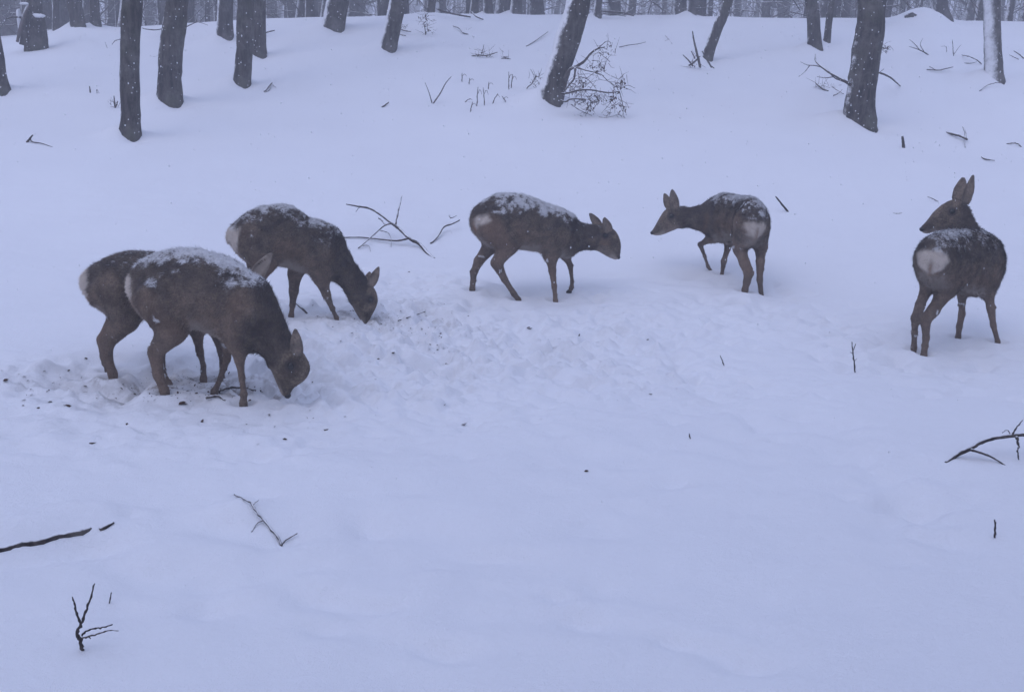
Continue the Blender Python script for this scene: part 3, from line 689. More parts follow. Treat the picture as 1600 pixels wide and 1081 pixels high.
def ground_mesh():
    def axis(lo, hi, c0, c1, st, gr):
        a = list(np.arange(c0, c1 + st / 2, st)); s = st
        while a[-1] < hi: s *= gr; a.append(a[-1] + s)
        s = st
        while a[0] > lo: s *= gr; a.insert(0, a[0] - s)
        return np.array(a)
    xs = axis(-160, 160, -3.4, 3.6, .0165, 1.035); ys = axis(-60, 260, 2.2, 7.6, .0155, 1.014)
    X, Y = np.meshgrid(xs, ys)
    x, y = X.ravel(), Y.ravel()
    h = base_ground(x, y) + bump_sum(x, y, BUMPS)
    ch = np.clip(bump_sum(x, y, CH), 0, 1.1)
    wx = x + .05 * noise2(x * 6, y * 6, 40); wy = y + .05 * noise2(x * 6, y * 6, 41)
    bill = np.abs(fbm2(wx * 8, wy * 9, 3, 21, .55))
    h = h + ch * (.095 * (bill - .2) + .035 * fbm2(wx * 19, wy * 22, 3, 31, .6))
    trod = noise2(x * 3.1, y * 3.1, 77)
    h = h - ch * .05 * sstep(.08, .3, trod)
    h = h + .004 * fbm2(x * 9, y * 11, 3, 51) * sstep(14, 6, y) * (1 + ch * 2)
    h = h + .010 * fbm2(x * 2.7, y * 4.1, 3, 61) * sstep(12, 5, y)
    # the snow the hooves stand in, as deep as their weight has pressed it
    ws = np.zeros_like(h); zt = np.zeros_like(h); mx_ = np.zeros_like(h); hole = np.zeros_like(h)
    for D in DS:
        for f in D.contacts:
            d2 = (x - f[0]) ** 2 + ((y - f[1])) ** 2; m = d2 < .25
            g_ = np.exp(-.5 * d2[m] / .085 ** 2); ws[m] += g_; zt[m] += g_ * f[2]; mx_[m] = np.maximum(mx_[m], g_)
            hole[m] += np.exp(-.5 * d2[m] / .028 ** 2) * .03 - .5 * np.exp(-.5 * ((np.sqrt(d2[m]) - .06) / .022) ** 2) * .020
    k_ = sstep(.05, .75, mx_) * .9
    h = h * (1 - k_) + (zt / np.maximum(ws, 1e-6)) * k_ - hole
    nx, ny = len(xs), len(ys)
    i = np.arange((nx - 1) * (ny - 1)); r, c = i // (nx - 1), i % (nx - 1); a = r * nx + c
    Q = np.stack([a, a + 1, a + nx + 1, a + nx], 1)
    o = mesh_np('snow_ground', np.stack([x, y, h], 1), Q, M_SNOW)
    dirt = np.clip(bump_sum(x, y, PT), 0, 1) * .85 * sstep(.2, -.2, fbm2(x * 7, y * 9, 3, 88)) + .12 * ch * sstep(.1, .4, fbm2(x * 12, y * 12, 3, 90))
    fattr(o, 'dirt', dirt); tag(o, kind='structure')
    print('GROUND', len(x))
    return xs, ys, h.reshape(ny, nx)
GX, GY, GH = ground_mesh()
def gz(x, y):
    i = int(np.clip(np.searchsorted(GX, x), 1, len(GX) - 1)); j = int(np.clip(np.searchsorted(GY, y), 1, len(GY) - 1))
    fx = (x - GX[i - 1]) / (GX[i] - GX[i - 1]); fy = (y - GY[j - 1]) / (GY[j] - GY[j - 1])
    return float((GH[j - 1, i - 1] * (1 - fx) + GH[j - 1, i] * fx) * (1 - fy) + (GH[j, i - 1] * (1 - fx) + GH[j, i] * fx) * fy)
def hit(px, py, lift=0.0):
    d = ray(px, py); t = 1.0; last = None
    while t < 60:
        P = CAM + t * d; g = P[2] - gz(P[0], P[1]) - lift
        if g < 0:
            a = t - .03; b = t
            for _ in range(12):
                m_ = (a + b) / 2; Q = CAM + m_ * d
                if Q[2] - gz(Q[0], Q[1]) - lift < 0: b = m_
                else: a = m_
            return CAM + a * d
        t += .03
    return CAM + t * d

# ------------------------------------------------------------------ tubes, trunks, twigs
class MB:
    def __init__(s): s.V = []; s.Q = []; s.T = []; s.n = 0
    def tube(s, P, rad, seg=6, rough=0.0, seed=0, cap=True):
        P = np.asarray(P, float); n = len(P); rad = np.asarray(rad, float) * np.ones(n)
        ref = np.array([.31, .22, .92]); V = []
        for i in range(n):
            t = nrm(P[min(i + 1, n - 1)] - P[max(i - 1, 0)])
            if abs(t[2]) > .9: ref = np.array([1, 0, 0.1])
            u = nrm(np.cross(t, ref)); v = np.cross(t, u)
            for k in range(seg):
                a = 2 * math.pi * k / seg; V.append(P[i] + (u * math.cos(a) + v * math.sin(a)) * rad[i])
        V = np.array(V)
        if rough:
            C = np.repeat(P, seg, axis=0); nn = V - C; ln = np.linalg.norm(nn, axis=1)[:, None] + 1e-9
            q = V * np.array([1, 1, .35])
            V = C + nn * (1 + rough * (noise3(q * 9, seed) * 1.0 + noise3(q * 24, seed + 1) * .9 + noise3(q * 55, seed + 2) * .5))[:, None]
        b = s.n; s.V.append(V)
        for i in range(n - 1):
            for k in range(seg):
                k2 = (k + 1) % seg; s.Q.append((b + i * seg + k, b + i * seg + k2, b + (i + 1) * seg + k2, b + (i + 1) * seg + k))
        s.n += len(V)
        if cap:
            s.V.append(np.array([P[0], P[-1]])); c0, c1 = s.n, s.n + 1; s.n += 2
            for k in range(seg):
                k2 = (k + 1) % seg; s.T.append((c0, b + k2, b + k)); s.T.append((c1, b + (n - 1) * seg + k, b + (n - 1) * seg + k2))
    def tri(s, pts):
        s.V.append(np.asarray(pts, float)); s.T.append((s.n, s.n + 1, s.n + 2)); s.n += 3
    def leaf(s, c, d, nrm_, L_, W_, curl=1.0):
        # a curled leaf of eight triangles round a bent midrib
        d = nrm(d); sd = nrm(np.cross(d, nrm_)); up = np.cross(sd, d) * curl
        m0 = c; m1 = c + d * L_ * .35 + up * L_ * .06; m2 = c + d * L_ * .7 + up * L_ * .02; m3 = c + d * L_ - up * L_ * .1
        l1 = m1 + sd * W_ * .5 + up * W_ * .3; l2 = m2 + sd * W_ * .42 + up * W_ * .25; r1 = m1 - sd * W_ * .5 + up * W_ * .25; r2 = m2 - sd * W_ * .4 + up * W_ * .3
        for t in ((m0, m1, l1), (l1, m1, m2), (l1, m2, l2), (l2, m2, m3), (m0, r1, m1), (r1, m2, m1), (r1, r2, m2), (r2, m3, m2)): s.tri(t)
    def build(s, name, mat, parent=None, loc=None, smooth=True):
        V = np.vstack(s.V)
        if loc is not None: V = V - np.asarray(loc)
        o = mesh_np(name, V, s.Q if s.Q else None, mat, parent, smooth, s.T if s.T else None)
        if loc is not None and parent is None: o.location = loc
        return o

def resample(P, n):
    P = catmull(np.asarray(P, float), n); return P

def limb(mb, p, d, ln, r, depth, rnd, seg=5, sink=None):
    n = max(3, int(ln / .18)); P = [p]; q = p.copy(); dd = nrm(d)
    for i in range(n):
        dd = nrm(dd + rnd.normal(0, .13, 3) + np.array([0, 0, .03])); q = q + dd * ln / n; P.append(q.copy())
    mb.tube(P, np.linspace(r, r * .3, len(P)), seg)
    if depth > 0:
        for k in range(int(2 + ln * 1.6)):
            i = rnd.integers(1, len(P) - 1); b = P[i]; t = nrm(P[i + 1 if i + 1 < len(P) else i] - P[i - 1]); sd = nrm(np.cross(t, rnd.normal(0, 1, 3)))
            limb(mb, b, t * .6 + sd * .8, ln * rnd.uniform(.3, .55), r * .45, depth - 1, rnd, 3)

BM = {'dark': M_BARK, 'snow': M_BARKSNOW, 'far': M_BARKFAR, 'front': M_BARKFRONT}
def near_tree(base, up2, rad, mat, label, seed, height=9.0, curve=0.0, seg=22, group=None):
    rnd = np.random.default_rng(seed)
    d = nrm(up2 - base); s_ = np.array([d[0] / d[2], d[1] / d[2]])
    zs = np.concatenate([[-.4, -.2, -.08], np.arange(0, 3.6, .07), np.arange(3.7, height, .35)])
    P = []; rr = []
    for z in zs:
        e = min(z, 3.0) + max(0, z - 3.0) * .45
        wob = .012 * math.sin(z * 2.1 + seed) + .01 * math.sin(z * 4.7 + seed * 2)
        cx = curve * (math.exp(-((z - .9) / .6) ** 2))
        P.append(base + np.array([s_[0] * e + (wob + cx) * rad * 8, s_[1] * e + .008 * math.sin(z * 1.7 + seed), z]))
        rr.append(rad * (1 + .27 * math.exp(-max(z, -.1) / .13)) * (1 - .02 * max(z, 0)))
    root = bpy.data.objects.new('tree', None); sc.collection.objects.link(root); root.location = base
    tag(root, label, 'tree', group)
    mb = MB(); mb.tube(P, rr, seg, rough=.17, seed=seed); mb.build('trunk', mat, root, base)
    mb = MB()
    for k in range(9):
        i = len(P) - 1 - int(rnd.integers(0, 13)); a = rnd.uniform(0, 6.28)
        limb(mb, P[i], np.array([math.cos(a), math.sin(a), .8]), rnd.uniform(1.2, 2.4), rr[i] * .5, 2, rnd)
    c = mb.build('crown', M_BARKFAR, root, base); tag(c, kind='stuff')
    return root, P, rr
trees = []
for i, (t, p) in enumerate(zip(TREES, tree_pos)):
    up2 = at_y(t[4], t[5], p[1]) if t[5] != t[2] else p + np.array([0, 0, 1])
    b = p.copy(); b[2] = gz(b[0], b[1]) - .02
    rad = t[3] * pxm(p) / 2
    trees.append(near_tree(p, up2, rad, BM[t[6]], t[7], 100 + i, 8.0 + (i * 37 % 20) / 10, curve=.25 if t[1] == 1102 else 0))

for i, (x, y, r_) in enumerate([(-.05, -.42, .2), (2.4, -1.6, .16), (-2.2, -2.4, .15), (3.6, 1.2, .15), (4.7, 3.4, .14), (1.2, -4.2, .2), (-3.9, -.6, .12), (5.6, .2, .18), (-.9, -5.6, .16), (3.2, -3.9, .14), (6.3, 5.2, .15), (-5.4, -3.4, .17), (4.4, -.9, .12)]):  # besides the viewpoint's own trunk, unseen trees added to block sky and darken snow
    b = np.array([x, y, gz(x, y)]); near_tree(b, b + np.array([.03 * math.sin(i * 2.1), .02, 1]), r_, M_BARK, ['dark trunk that the viewpoint looks out from', 'unseen added dark trunk behind the viewpoint, first to its right', 'unseen added dark trunk behind the viewpoint, to its left', 'unseen added dark trunk beside the viewpoint at right, nearest', 'unseen added dark trunk at right, level with the largest deer', 'unseen added thick trunk well behind the viewpoint', 'unseen added slim trunk beside the viewpoint at left', 'unseen added thick trunk to the far right of the viewpoint', 'unseen added trunk farthest behind the viewpoint', 'unseen added trunk behind and right of the viewpoint, farther one', 'unseen added trunk just out of frame beyond the right-hand deer', 'unseen added thick trunk behind and left of the viewpoint', 'unseen added slim trunk right of the viewpoint'][i], 400 + i, 8.5, group='trees around the viewpoint')
# snow-capped broken stump with a leaning stem at far left
sp0 = on_ground(57, 78); k = pxm(sp0)
root = bpy.data.objects.new('broken_stump', None); sc.collection.objects.link(root); root.location = sp0
tag(root, 'broken forked stump carrying caps of snow near the upper left corner', 'stump')
mb = MB(); mb.tube([sp0 + np.array([0, 0, z]) for z in (-.3, 0, .15, .3, .45, .53)], [.18, .16, .15, .14, .12, .07], 24, .34, 5); mb.build('trunk', M_BARK, root, sp0)
mb = MB(); q = [at_y(46, 72, sp0[1]), at_y(50, 30, sp0[1]), at_y(53, 12, sp0[1]), at_y(52, -30, sp0[1]), at_y(50, -90, sp0[1])]; mb.tube(resample(q, 5), np.linspace(.13, .085, 21), 18, .2, 6); mb.build('broken_stem', M_BARK, root, sp0)
mb = MB(); mb.tube(resample([at_y(27, 66, sp0[1] - .3), at_y(33, 40, sp0[1] - .3), at_y(40, 18, sp0[1] - .2), at_y(48, 6, sp0[1])], 4), np.linspace(.02, .03, 13), 7); mb.build('branch', M_TWIGPALE, root, sp0)
mb = MB(); mb.tube(resample([at_y(10, 30, sp0[1] - .3), at_y(20, 27, sp0[1] - .3), at_y(33, 28, sp0[1] - .2)], 4), np.linspace(.008, .018, 9), 6); mb.build('branch', M_TWIG, root, sp0)
def blob(name, c, rx, ry, rz, parent, loc, seed):
    bm = bmesh.new(); bmesh.ops.create_uvsphere(bm, u_segments=18, v_segments=12, radius=1)
    V = np.array([v.co[:] for v in bm.verts]); n_ = noise3(V * 1.7 + seed, seed) * .5 + 1
    for v, k_ in zip(bm.verts, n_): v.co = Vector(np.array(v.co) * k_ * np.array([rx, ry, rz]) + c - loc)
    me = bpy.data.meshes.new(name); bm.to_mesh(me); bm.free(); me.materials.append(M_SNOWCAP)
    for pl in me.polygons: pl.use_smooth = True
    o = bpy.data.objects.new(name, me); sc.collection.objects.link(o); o.parent = parent; return o
blob('snow_cap', at_y(60, 25, sp0[1] - .03), .085, .10, .035, root, sp0, 1); blob('snow_cap', at_y(38, 6, sp0[1] - .1), .06, .07, .02, root, sp0, 2); blob('snow_cap', at_y(30, 30, sp0[1] - .2), .03, .06, .14, root, sp0, 3)

# snow-covered hump on the right crest; dark tube added for its hollow's shade
hp = on_ground(1425, 30)
mb = MB(); c0 = hit(1425, 25, .01); mb.tube([c0 + np.array([-.11, .03, -.02]), c0, c0 + np.array([.11, .03, -.02])], [.03, .05, .03], 10, .3, 9)
o = mb.build('hump_hollow_shade', M_BARK, None, c0); tag(o, 'dark tube added for the shaded hollow in the hump on the right crest', 'log')

# ------------------------------------------------------------------ distant wood beyond the crest
G_FAR = 'bare trunks of the hazy wood beyond the crest'
protos = []
for k in range(9):
    rnd = np.random.default_rng(900 + k); H = rnd.uniform(8.5, 11); r0 = [.07, .10, .13, .16, .19, .09, .12, .05, .22][k]
    lean = rnd.normal(0, .085, 2); P = [np.array([lean[0] * z + .11 * math.sin(z * .8 + k * 1.7), lean[1] * z, z]) for z in np.arange(-.5, H, .4)]
    rr = [r0 * (1 + .25 * math.exp(-max(0, p[2]) / .25)) * (1 - .07 * max(0, p[2])) for p in P]; rr = [max(.015, r_) for r_ in rr]
    mb = MB(); mb.tube(P, rr, 9, .12, k)
    for j in range(18):
        i = int(rnd.integers(3, len(P) - 2)); a = rnd.uniform(0, 6.28)
        limb(mb, P[i], np.array([math.cos(a), math.sin(a), rnd.uniform(.1, 1)]), rnd.uniform(.8, 2.0) * (0.6 if i < 9 else 1), rr[i] * .3, 1, rnd, 4)
    V = np.vstack(mb.V); o = mesh_np('tree', V, mb.Q, M_BARKFAR, None, True, mb.T); protos.append(o)
nfar = 0; used = [False] * 9
rf = np.random.default_rng(77)
cand = []
while len(cand) < 292:
    Y = 21.3 + 56 * rf.random() ** 1.45; X = rf.uniform(-.56, .56) * Y + rf.normal(0, .5)
    if any((X - a) ** 2 + (Y - b) ** 2 < .35 for a, b in cand): continue
    cand.append((X, Y))
for (X, Y) in cand:
    k = int(rf.integers(0, 9))
    if Y < 28 and k in (8,): k = 3
    if used[k]: o = protos[k].copy(); sc.collection.objects.link(o)
    else: o = protos[k]; used[k] = True
    o.location = (X, Y, gz(X, Y) - .05); o.rotation_euler = (rf.normal(0, .03), rf.normal(0, .03), rf.uniform(0, 6.28)); s = rf.uniform(.85, 1.15); o.scale = (s, s, s * .95)
    tag(o, 'bare hazy tree in the dense wood beyond the snowy crest', 'tree', G_FAR); nfar += 1
# far-off mass and side woods
mb = MB()
for k in range(900):
    Y = rf.uniform(70, 130); X = rf.uniform(-.75, .75) * Y; r0 = rf.uniform(.08, .25); z = gz(X, Y); ln = rf.normal(0, .04)
    mb.tube([np.array([X, Y, z - .3]), np.array([X + ln * 5, Y, z + 5]), np.array([X + ln * 9, Y, z + 10.0])], [r0, r0 * .7, r0 * .3], 4, cap=False)
for k in range(260):
    sd = -1 if k % 2 else 1; Y = rf.uniform(-12, 30); X = sd * rf.uniform(.5 * max(Y, 6) + 4, 40); r0 = rf.uniform(.08, .18); z = gz(X, Y); ln = rf.normal(0, .04)
    mb.tube([np.array([X, Y, z - .3]), np.array([X + ln * 5, Y, z + 5]), np.array([X + ln * 9, Y, z + 10.0])], [r0, r0 * .7, r0 * .3], 6, cap=False)
o = mb.build('distant_wood', M_BARKFAR); tag(o, 'hazy mass of bare trunks of the far wood', 'wood', kind='stuff')
# undergrowth twigs
mb = MB(); mb2 = MB()
for k in range(3600):
    Y = rf.uniform(21, 46); X = rf.uniform(-.52, .52) * Y; z = gz(X, Y); p = np.array([X, Y, z + (rf.random() ** 1.6) * 2.8]); a = rf.uniform(0, 6.28)
    d = np.array([math.cos(a), math.sin(a) * .5, rf.uniform(-.3, 1.2)]); ln = rf.uniform(.4, 1.6)
    q = p + nrm(d) * ln * .5 + rf.normal(0, .06, 3); e = q + nrm(d + rf.normal(0, .35, 3)) * ln * .5
    (mb if k % 3 else mb2).tube([p, q, e], [.012, .008, .003], 3, cap=False)
    if k % 2: (mb if k % 3 else mb2).tube([q, q + nrm(d + rf.normal(0, .7, 3)) * ln * .4], [.007, .002], 3, cap=False)
o = mb.build('undergrowth', M_TWIG); tag(o, 'tangle of bare twigs under the wood on the crest', 'undergrowth', kind='stuff')
o = mb2.build('undergrowth', M_TWIGPALE); tag(o, 'snow-dusted twigs tangled among the far trunks', 'undergrowth', kind='stuff')

# ------------------------------------------------------------------ sticks, twigs and branches lying on or poking from the snow
def stick(name, label, main, twigs=(), mat=M_TWIG, cat='branch', mode='ground', Y=None, r=None, group=None, knobby=True, leaves=None, basepx=None):
    """main: [(px, py, radius_m, lift)] ; twigs: lists of the same. mode 'ground' = points lie lift above the snow, 'up' = in an upright plane through the base"""
    if mode == 'up':
        b = hit(*(basepx or main[0][:2])); Yb = b[1]
        pt = lambda q: at_y(q[0], q[1], Yb + q[3])
    else: pt = lambda q: hit(q[0], q[1], q[3])
    P = [pt(q) for q in main]; rad = [q[2] * .85 for q in main]; loc = P[0].copy()
    def tb(P, rad, seg, sink):
        A = np.array([np.r_[p, r_] for p, r_ in zip(P, rad)])
        if sink:
            d = nrm(A[0, :3] - A[1, :3]); d = nrm(d * .6 + np.array([0, 0, -.6])); A = np.vstack([np.r_[A[0, :3] + d * .05, A[0, 3]], A])
        thin = rad[0] < .0055
        C = catmull(A, 5) if len(A) > 2 else catmull(np.vstack([A[0], A.mean(0), A[1]]), 4)
        m = MB(); rr = C[:, 3]
        if knobby:
            j = np.array([1 + ((.4 if thin else .14) if (i % 3 == 1) else 0) for i in range(len(C))]); rr = rr * j
            C[1:-1, :3] += rng.normal(0, 1, (len(C) - 2, 3)) * rr[1:-1, None] * (.30 if thin else .05)
        m.tube(C[:, :3], rr, seg, .08, int(P[0][0] * 100) % 50); return m
    o = tb(P, rad, 9, mode == 'up').build(name, mat, None, loc)
    tag(o, label, cat, group)
    for tw in twigs:
        Q = [pt(q) for q in tw]; c = tb(Q, [q[2] * .85 for q in tw], 6, False).build('twig', mat, o, loc)
    if leaves:
        m = MB()
        for (px, py, sz, dY, n) in leaves:
            c = (at_y(px, py, (Yb if mode == 'up' else P[0][1]) + dY))
            for _ in range(int(n * 1.5)): m.leaf(c + rng.normal(0, sz * .5, 3), rng.normal(0, 1, 3) + np.array([0, 0, -1.2]), rng.normal(0, 1, 3), sz * .62 * rng.uniform(.5, 1.4), sz * .24)
            for _ in range(int(n * 2.2)):
                a_ = c + rng.normal(0, sz * .7, 3); b_ = a_ + rng.normal(0, sz * 1.1, 3) + np.array([0, 0, sz * .4]); m.tube([a_, (a_ + b_) / 2 + rng.normal(0, sz * .15, 3), b_], [.0028, .0022, .001], 3, cap=False)
        l = m.build('dead_leaves', M_LEAF, o, loc); tag(l, kind='stuff')
    return o

stick('fallen_branch', 'forked bare branch lying on the snow between the third and middle deer',
      [(680, 406, .013, -.01), (668, 396, .013, .0), (656, 382, .0125, .02), (640, 373, .012, .05), (625, 359, .011, .08), (612, 349, .010, .11), (595, 336, .009, .14), (578, 326, .008, .16), (562, 323, .007, .17), (541, 319, .005, .18)],
      [[(637, 373, .009, .05), (620, 376, .008, .03), (595, 374, .007, .02), (565, 371, .006, .01), (536, 371, .005, .01)],
       [(612, 349, .007, .11), (600, 353, .006, .09), (585, 366, .005, .05), (560, 388, .005, .01)],
       [(618, 352, .006, .10), (622, 333, .005, .16), (625, 318, .004, .20), (628, 306, .003, .23)],
       [(602, 352, .005, .09), (596, 344, .004, .10), (591, 341, .004, .11)], [(562, 323, .004, .17), (556, 331, .002, .15)],
       [(594, 361, .003, .06), (605, 363, .003, .05), (611, 373, .002, .03), (611, 386, .002, .01)], [(567, 384, .003, .02), (576, 384, .002, .01), (579, 393, .0015, .0)]])
stick('fallen_stick', 'bent stick lying right of the forked branch', [(673, 381, .008, .0), (684, 369, .008, .02), (693, 355, .008, .04), (706, 350, .007, .05), (718, 344, .006, .06)], [[(702, 336, .005, .05), (705, 341, .004, .05), (713, 337, .002, .05)]])
stick('fallen_branch', 'arched dark branch at the right edge with drooping twigs',
      [(1477, 724, .008, -.005), (1495, 711, .0085, .01), (1516, 701, .009, .04), (1530, 692, .009, .06), (1555, 684, .009, .075), (1585, 680, .009, .085), (1612, 678, .009, .09), (1650, 678, .012, .09)],
      [[(1516, 702, .007, .04), (1535, 708, .006, .03), (1552, 715, .005, .015), (1572, 728, .003, -.003)], [(1588, 682, .006, .085), (1592, 695, .004, .05), (1590, 705, .003, .03), (1592, 718, .0025, .005)],
       [(1582, 680, .004, .085), (1588, 668, .003, .12), (1598, 656, .002, .15)], [(1580, 680, .003, .085), (1574, 672, .002, .10), (1566, 676, .0015, .09)]])
stick('snow_poking_twig', 'small forked twig sprouting from the snow at lower left',
      [(129, 1016, .0046, 0), (125, 1000, .0044, 0), (121, 988, .0042, 0), (127, 974, .0036, 0), (134, 955, .003, .01), (141, 936, .0026, .02), (148, 911, .0016, .03)],
      [[(126, 973, .003, 0), (119, 955, .0028, -.01), (117, 943, .0022, -.02), (113, 932, .0014, -.03)],
       [(124, 998, .003, 0), (134, 986, .003, .01), (148, 981, .0026, .02), (163, 979, .0022, .03), (176, 975, .0016, .04)],
       [(125, 996, .003, 0), (137, 994, .003, -.01), (155, 989, .0026, -.02), (170, 984, .002, -.03), (185, 985, .0012, -.04)],
       [(137, 994, .002, -.01), (142, 997, .001, -.01)]], cat='twig', mode='up')
stick('snow_poking_twig', 'tiny upright twig tip beside the forked twig at lower left', [(171, 942, .002, 0), (174, 925, .0014, 0)], cat='twig', mode='up')
stick('fallen_twig', 'pale Y-shaped twig lying on smooth snow below the left deer',
      [(441, 853, .0032, .0), (432, 836, .0036, .006), (414, 815, .0036, .01), (400, 797, .0034, .012), (393, 787, .003, .01), (381, 779, .0026, .006), (366, 772, .002, .002)],
      [[(440, 850, .003, .0), (447, 843, .0028, .006), (464, 833, .002, .01)], [(412, 812, .0024, .01), (401, 818, .002, .006), (393, 831, .0016, 0)], [(394, 789, .002, .01), (404, 781, .0015, .012)]], mat=M_TWIGPALE, cat='twig')
stick('buried_log', 'dark log half buried in snow at the left edge, lower left', [(-70, 874, .013, -.004), (0, 860, .0125, -.004), (28, 852, .012, -.005), (60, 848, .0125, -.003), (92, 838, .012, -.004), (128, 832, .012, -.002), (143, 826, .006, -.004)], [], cat='log')
stick('buried_stick', 'short dark tip poking out in line with the buried log', [(156, 828, .008, -.003), (164, 824, .007, .002), (178, 816, .003, .004)], cat='stick')
stick('snow_poking_twig', 'upright budded twig standing left of the right-hand deer', [(1336, 582, .0038, 0), (1334, 560, .0035, 0), (1332, 546, .003, .0), (1331, 534, .002, .0)],
      [[(1333, 548, .0025, 0), (1337, 537, .0016, 0)], [(1335, 564, .002, 0), (1339, 560, .001, 0)], [(1332, 552, .002, 0), (1328, 550, .001, 0)]], cat='twig', mode='up')
stick('snow_poking_twig', 'single straight twig standing in snow at the lower right', [(1554, 840, .0036, 0), (1555, 825, .0032, 0), (1554, 811, .0026, 0)], cat='twig', mode='up')
stick('snow_poking_stick', 'thin dark stick leaning left in the snow right of the looking-left deer', [(1231, 331, .009, 0), (1222, 320, .008, 0), (1212, 307, .006, 0)], cat='stick', mode='up')
stick('snow_poking_stick', 'short stick standing below the broad black trunk', [(1412, 231, .018, 0), (1411, 222, .015, 0), (1410, 213, .012, 0)], cat='stick', mode='up')
stick('fallen_branch', 'small forked branch on the slope at right, above the right-hand deer', [(1479, 207, .008, .0), (1490, 210, .014, .02), (1501, 213, .014, .03), (1511, 218, .012, .03)], [[(1509, 218, .01, .03), (1508, 207, .009, .08), (1504, 198, .005, .12)], [(1507, 219, .007, .02), (1508, 231, .005, .0)]])
stick('fallen_twig', 'Y-shaped dark twig lying on the slope at the far left', [(42, 223, .012, .0), (45, 219, .011, .02), (51, 211, .008, .06)], [[(46, 217, .008, .02), (52, 222, .007, .01), (65, 224, .006, .01), (82, 230, .004, .0)]], cat='twig')
stick('fallen_twig', 'pair of crossed bare twigs right of the overlapping trunk pair', [(413, 144, .012, 0), (419, 136, .011, .02), (425, 129, .007, .03)], [[(414, 145, .006, 0), (421, 140, .006, .01), (424, 131, .004, .02)], [(424, 130, .006, .03), (431, 137, .003, .02)]], cat='twig', mat=M_TWIGPALE)
stick('fallen_twig', 'short lone stick on the open slope left of centre', [(597, 168, .011, .0), (607, 160, .009, .03)], cat='stick')
stick('snow_poking_twig', 'wide V of two pale stems on the open slope', [(677, 162, .009, 0), (688, 146, .008, 0), (696, 131, .006, 0), (705, 120, .004, 0)], [[(675, 161, .007, 0), (670, 144, .005, 0), (664, 129, .003, 0)]], cat='twig', mode='up', mat=M_TWIGPALE)
# weeds between
for i, (x, y, H, s) in enumerate([(722, 128, 14, 0), (733, 132, 10, 1), (745, 166, 30, 2), (757, 165, 28, -2), (763, 140, 12, 1), (770, 162, 16, 8), (795, 140, 28, 0), (799, 138, 22, 2), (735, 175, 16, 4), (790, 160, 10, -6), (727, 160, 6, 8)]):
    stick('dry_weed', ['dry weed stalk poking through snow left of the thick leaning trunk'][0], [(x, y, .006, 0), (x + s * .4, y - H * .5, .005, 0), (x + s, y - H, .003, 0)], [[(x + s * .5, y - H * .6, .004, 0), (x + s * .5 + 4, y - H * .85, .003, 0), (x + s * .5 + 7, y - H * .6, .002, 0)]], cat='weed', mode='up', mat=M_TWIGPALE, group='dry weed stalks on the open slope')
# brush pile by the thick leaning trunk
bp_leaves = [(953, 73, .05, -.1, 4), (940, 82, .05, -.1, 4), (923, 101, .05, 0, 4), (941, 106, .06, 0, 6), (933, 114, .05, 0, 4), (970, 132, .07, 0, 8), (962, 136, .06, 0, 5), (905, 125, .05, 0, 6), (912, 130, .06, 0, 7), (904, 137, .06, 0, 6), (925, 146, .05, 0, 5), (937, 155, .06, 0, 5), (958, 155, .07, 0, 7), (961, 165, .05, 0, 4), (920, 165, .07, 0, 9), (918, 174, .06, 0, 6), (975, 176, .06, 0, 6), (903, 157, .05, 0, 5), (885, 137, .05, 0, 4), (948, 180, .04, 0, 3), (898, 148, .05, 0, 4)]
stick('brush_pile', 'leafy broken branches heaped right of the thick leaning trunk',
      [(885, 116, .016, .3), (892, 108, .018, .3), (902, 103, .018, .28), (913, 96, .015, .25), (922, 85, .013, .2), (933, 77, .010, .15), (945, 74, .006, .1)],
      [[(890, 109, .010, .3), (900, 106, .010, .25), (915, 110, .009, .2), (928, 113, .007, .1), (940, 117, .005, .05)],
       [(877, 147, .011, .1), (890, 145, .012, .0), (905, 141, .011, -.05), (925, 141, .010, -.1), (950, 145, .009, -.1), (968, 143, .008, -.1)],
       [(876, 157, .011, .0), (884, 159, .010, -.05), (893, 155, .010, -.1), (915, 156, .008, -.1), (903, 164, .005, -.1)],
       [(899, 106, .014, .1), (897, 123, .012, .05), (890, 132, .01, 0), (882, 143, .008, -.05)],
       [(933, 77, .006, .1), (948, 65, .004, 0), (955, 68, .003, 0)], [(936, 82, .005, .1), (945, 90, .004, 0), (953, 97, .003, 0)],
       [(968, 143, .005, -.1), (971, 155, .005, -.1), (975, 172, .004, -.1)], [(940, 117, .004, .0), (950, 127, .004, 0), (962, 136, .003, 0)],
       [(905, 120, .005, 0), (918, 124, .004, 0), (930, 137, .003, 0)], [(925, 95, .004, .1), (937, 97, .004, 0), (941, 110, .003, 0)],
       [(968, 140, .004, 0), (980, 134, .003, 0), (992, 138, .002, 0)], [(958, 150, .004, -.1), (952, 163, .003, -.1), (940, 177, .002, -.1)], [(892, 163, .005, -.1), (905, 172, .004, -.1), (925, 181, .003, -.1)]],
      cat='brush', mode='up', leaves=bp_leaves, basepx=(900, 182))
stick('leaf_sprig', 'upright sprig of dead leaves left of the thick leaning trunk', [(823, 139, .006, 0), (832, 130, .006, 0), (838, 118, .005, 0)], [[(834, 118, .004, 0), (829, 108, .002, 0)]], cat='twig', mode='up', leaves=[(836, 122, .05, 0, 5), (833, 130, .05, 0, 4)])
stick('fallen_twig', 'long thin twig lying above the brush pile', [(968, 74, .008, .02), (982, 71, .008, .03), (997, 69, .006, .04), (1009, 66, .004, .06)], cat='twig')
stick('fallen_twig', 'thin pale stick on the slope left of the thick leaning trunk, near the crest', [(822, 73, .008, 0), (838, 63, .008, .02), (856, 50, .006, .04)], cat='twig', mat=M_TWIGPALE)
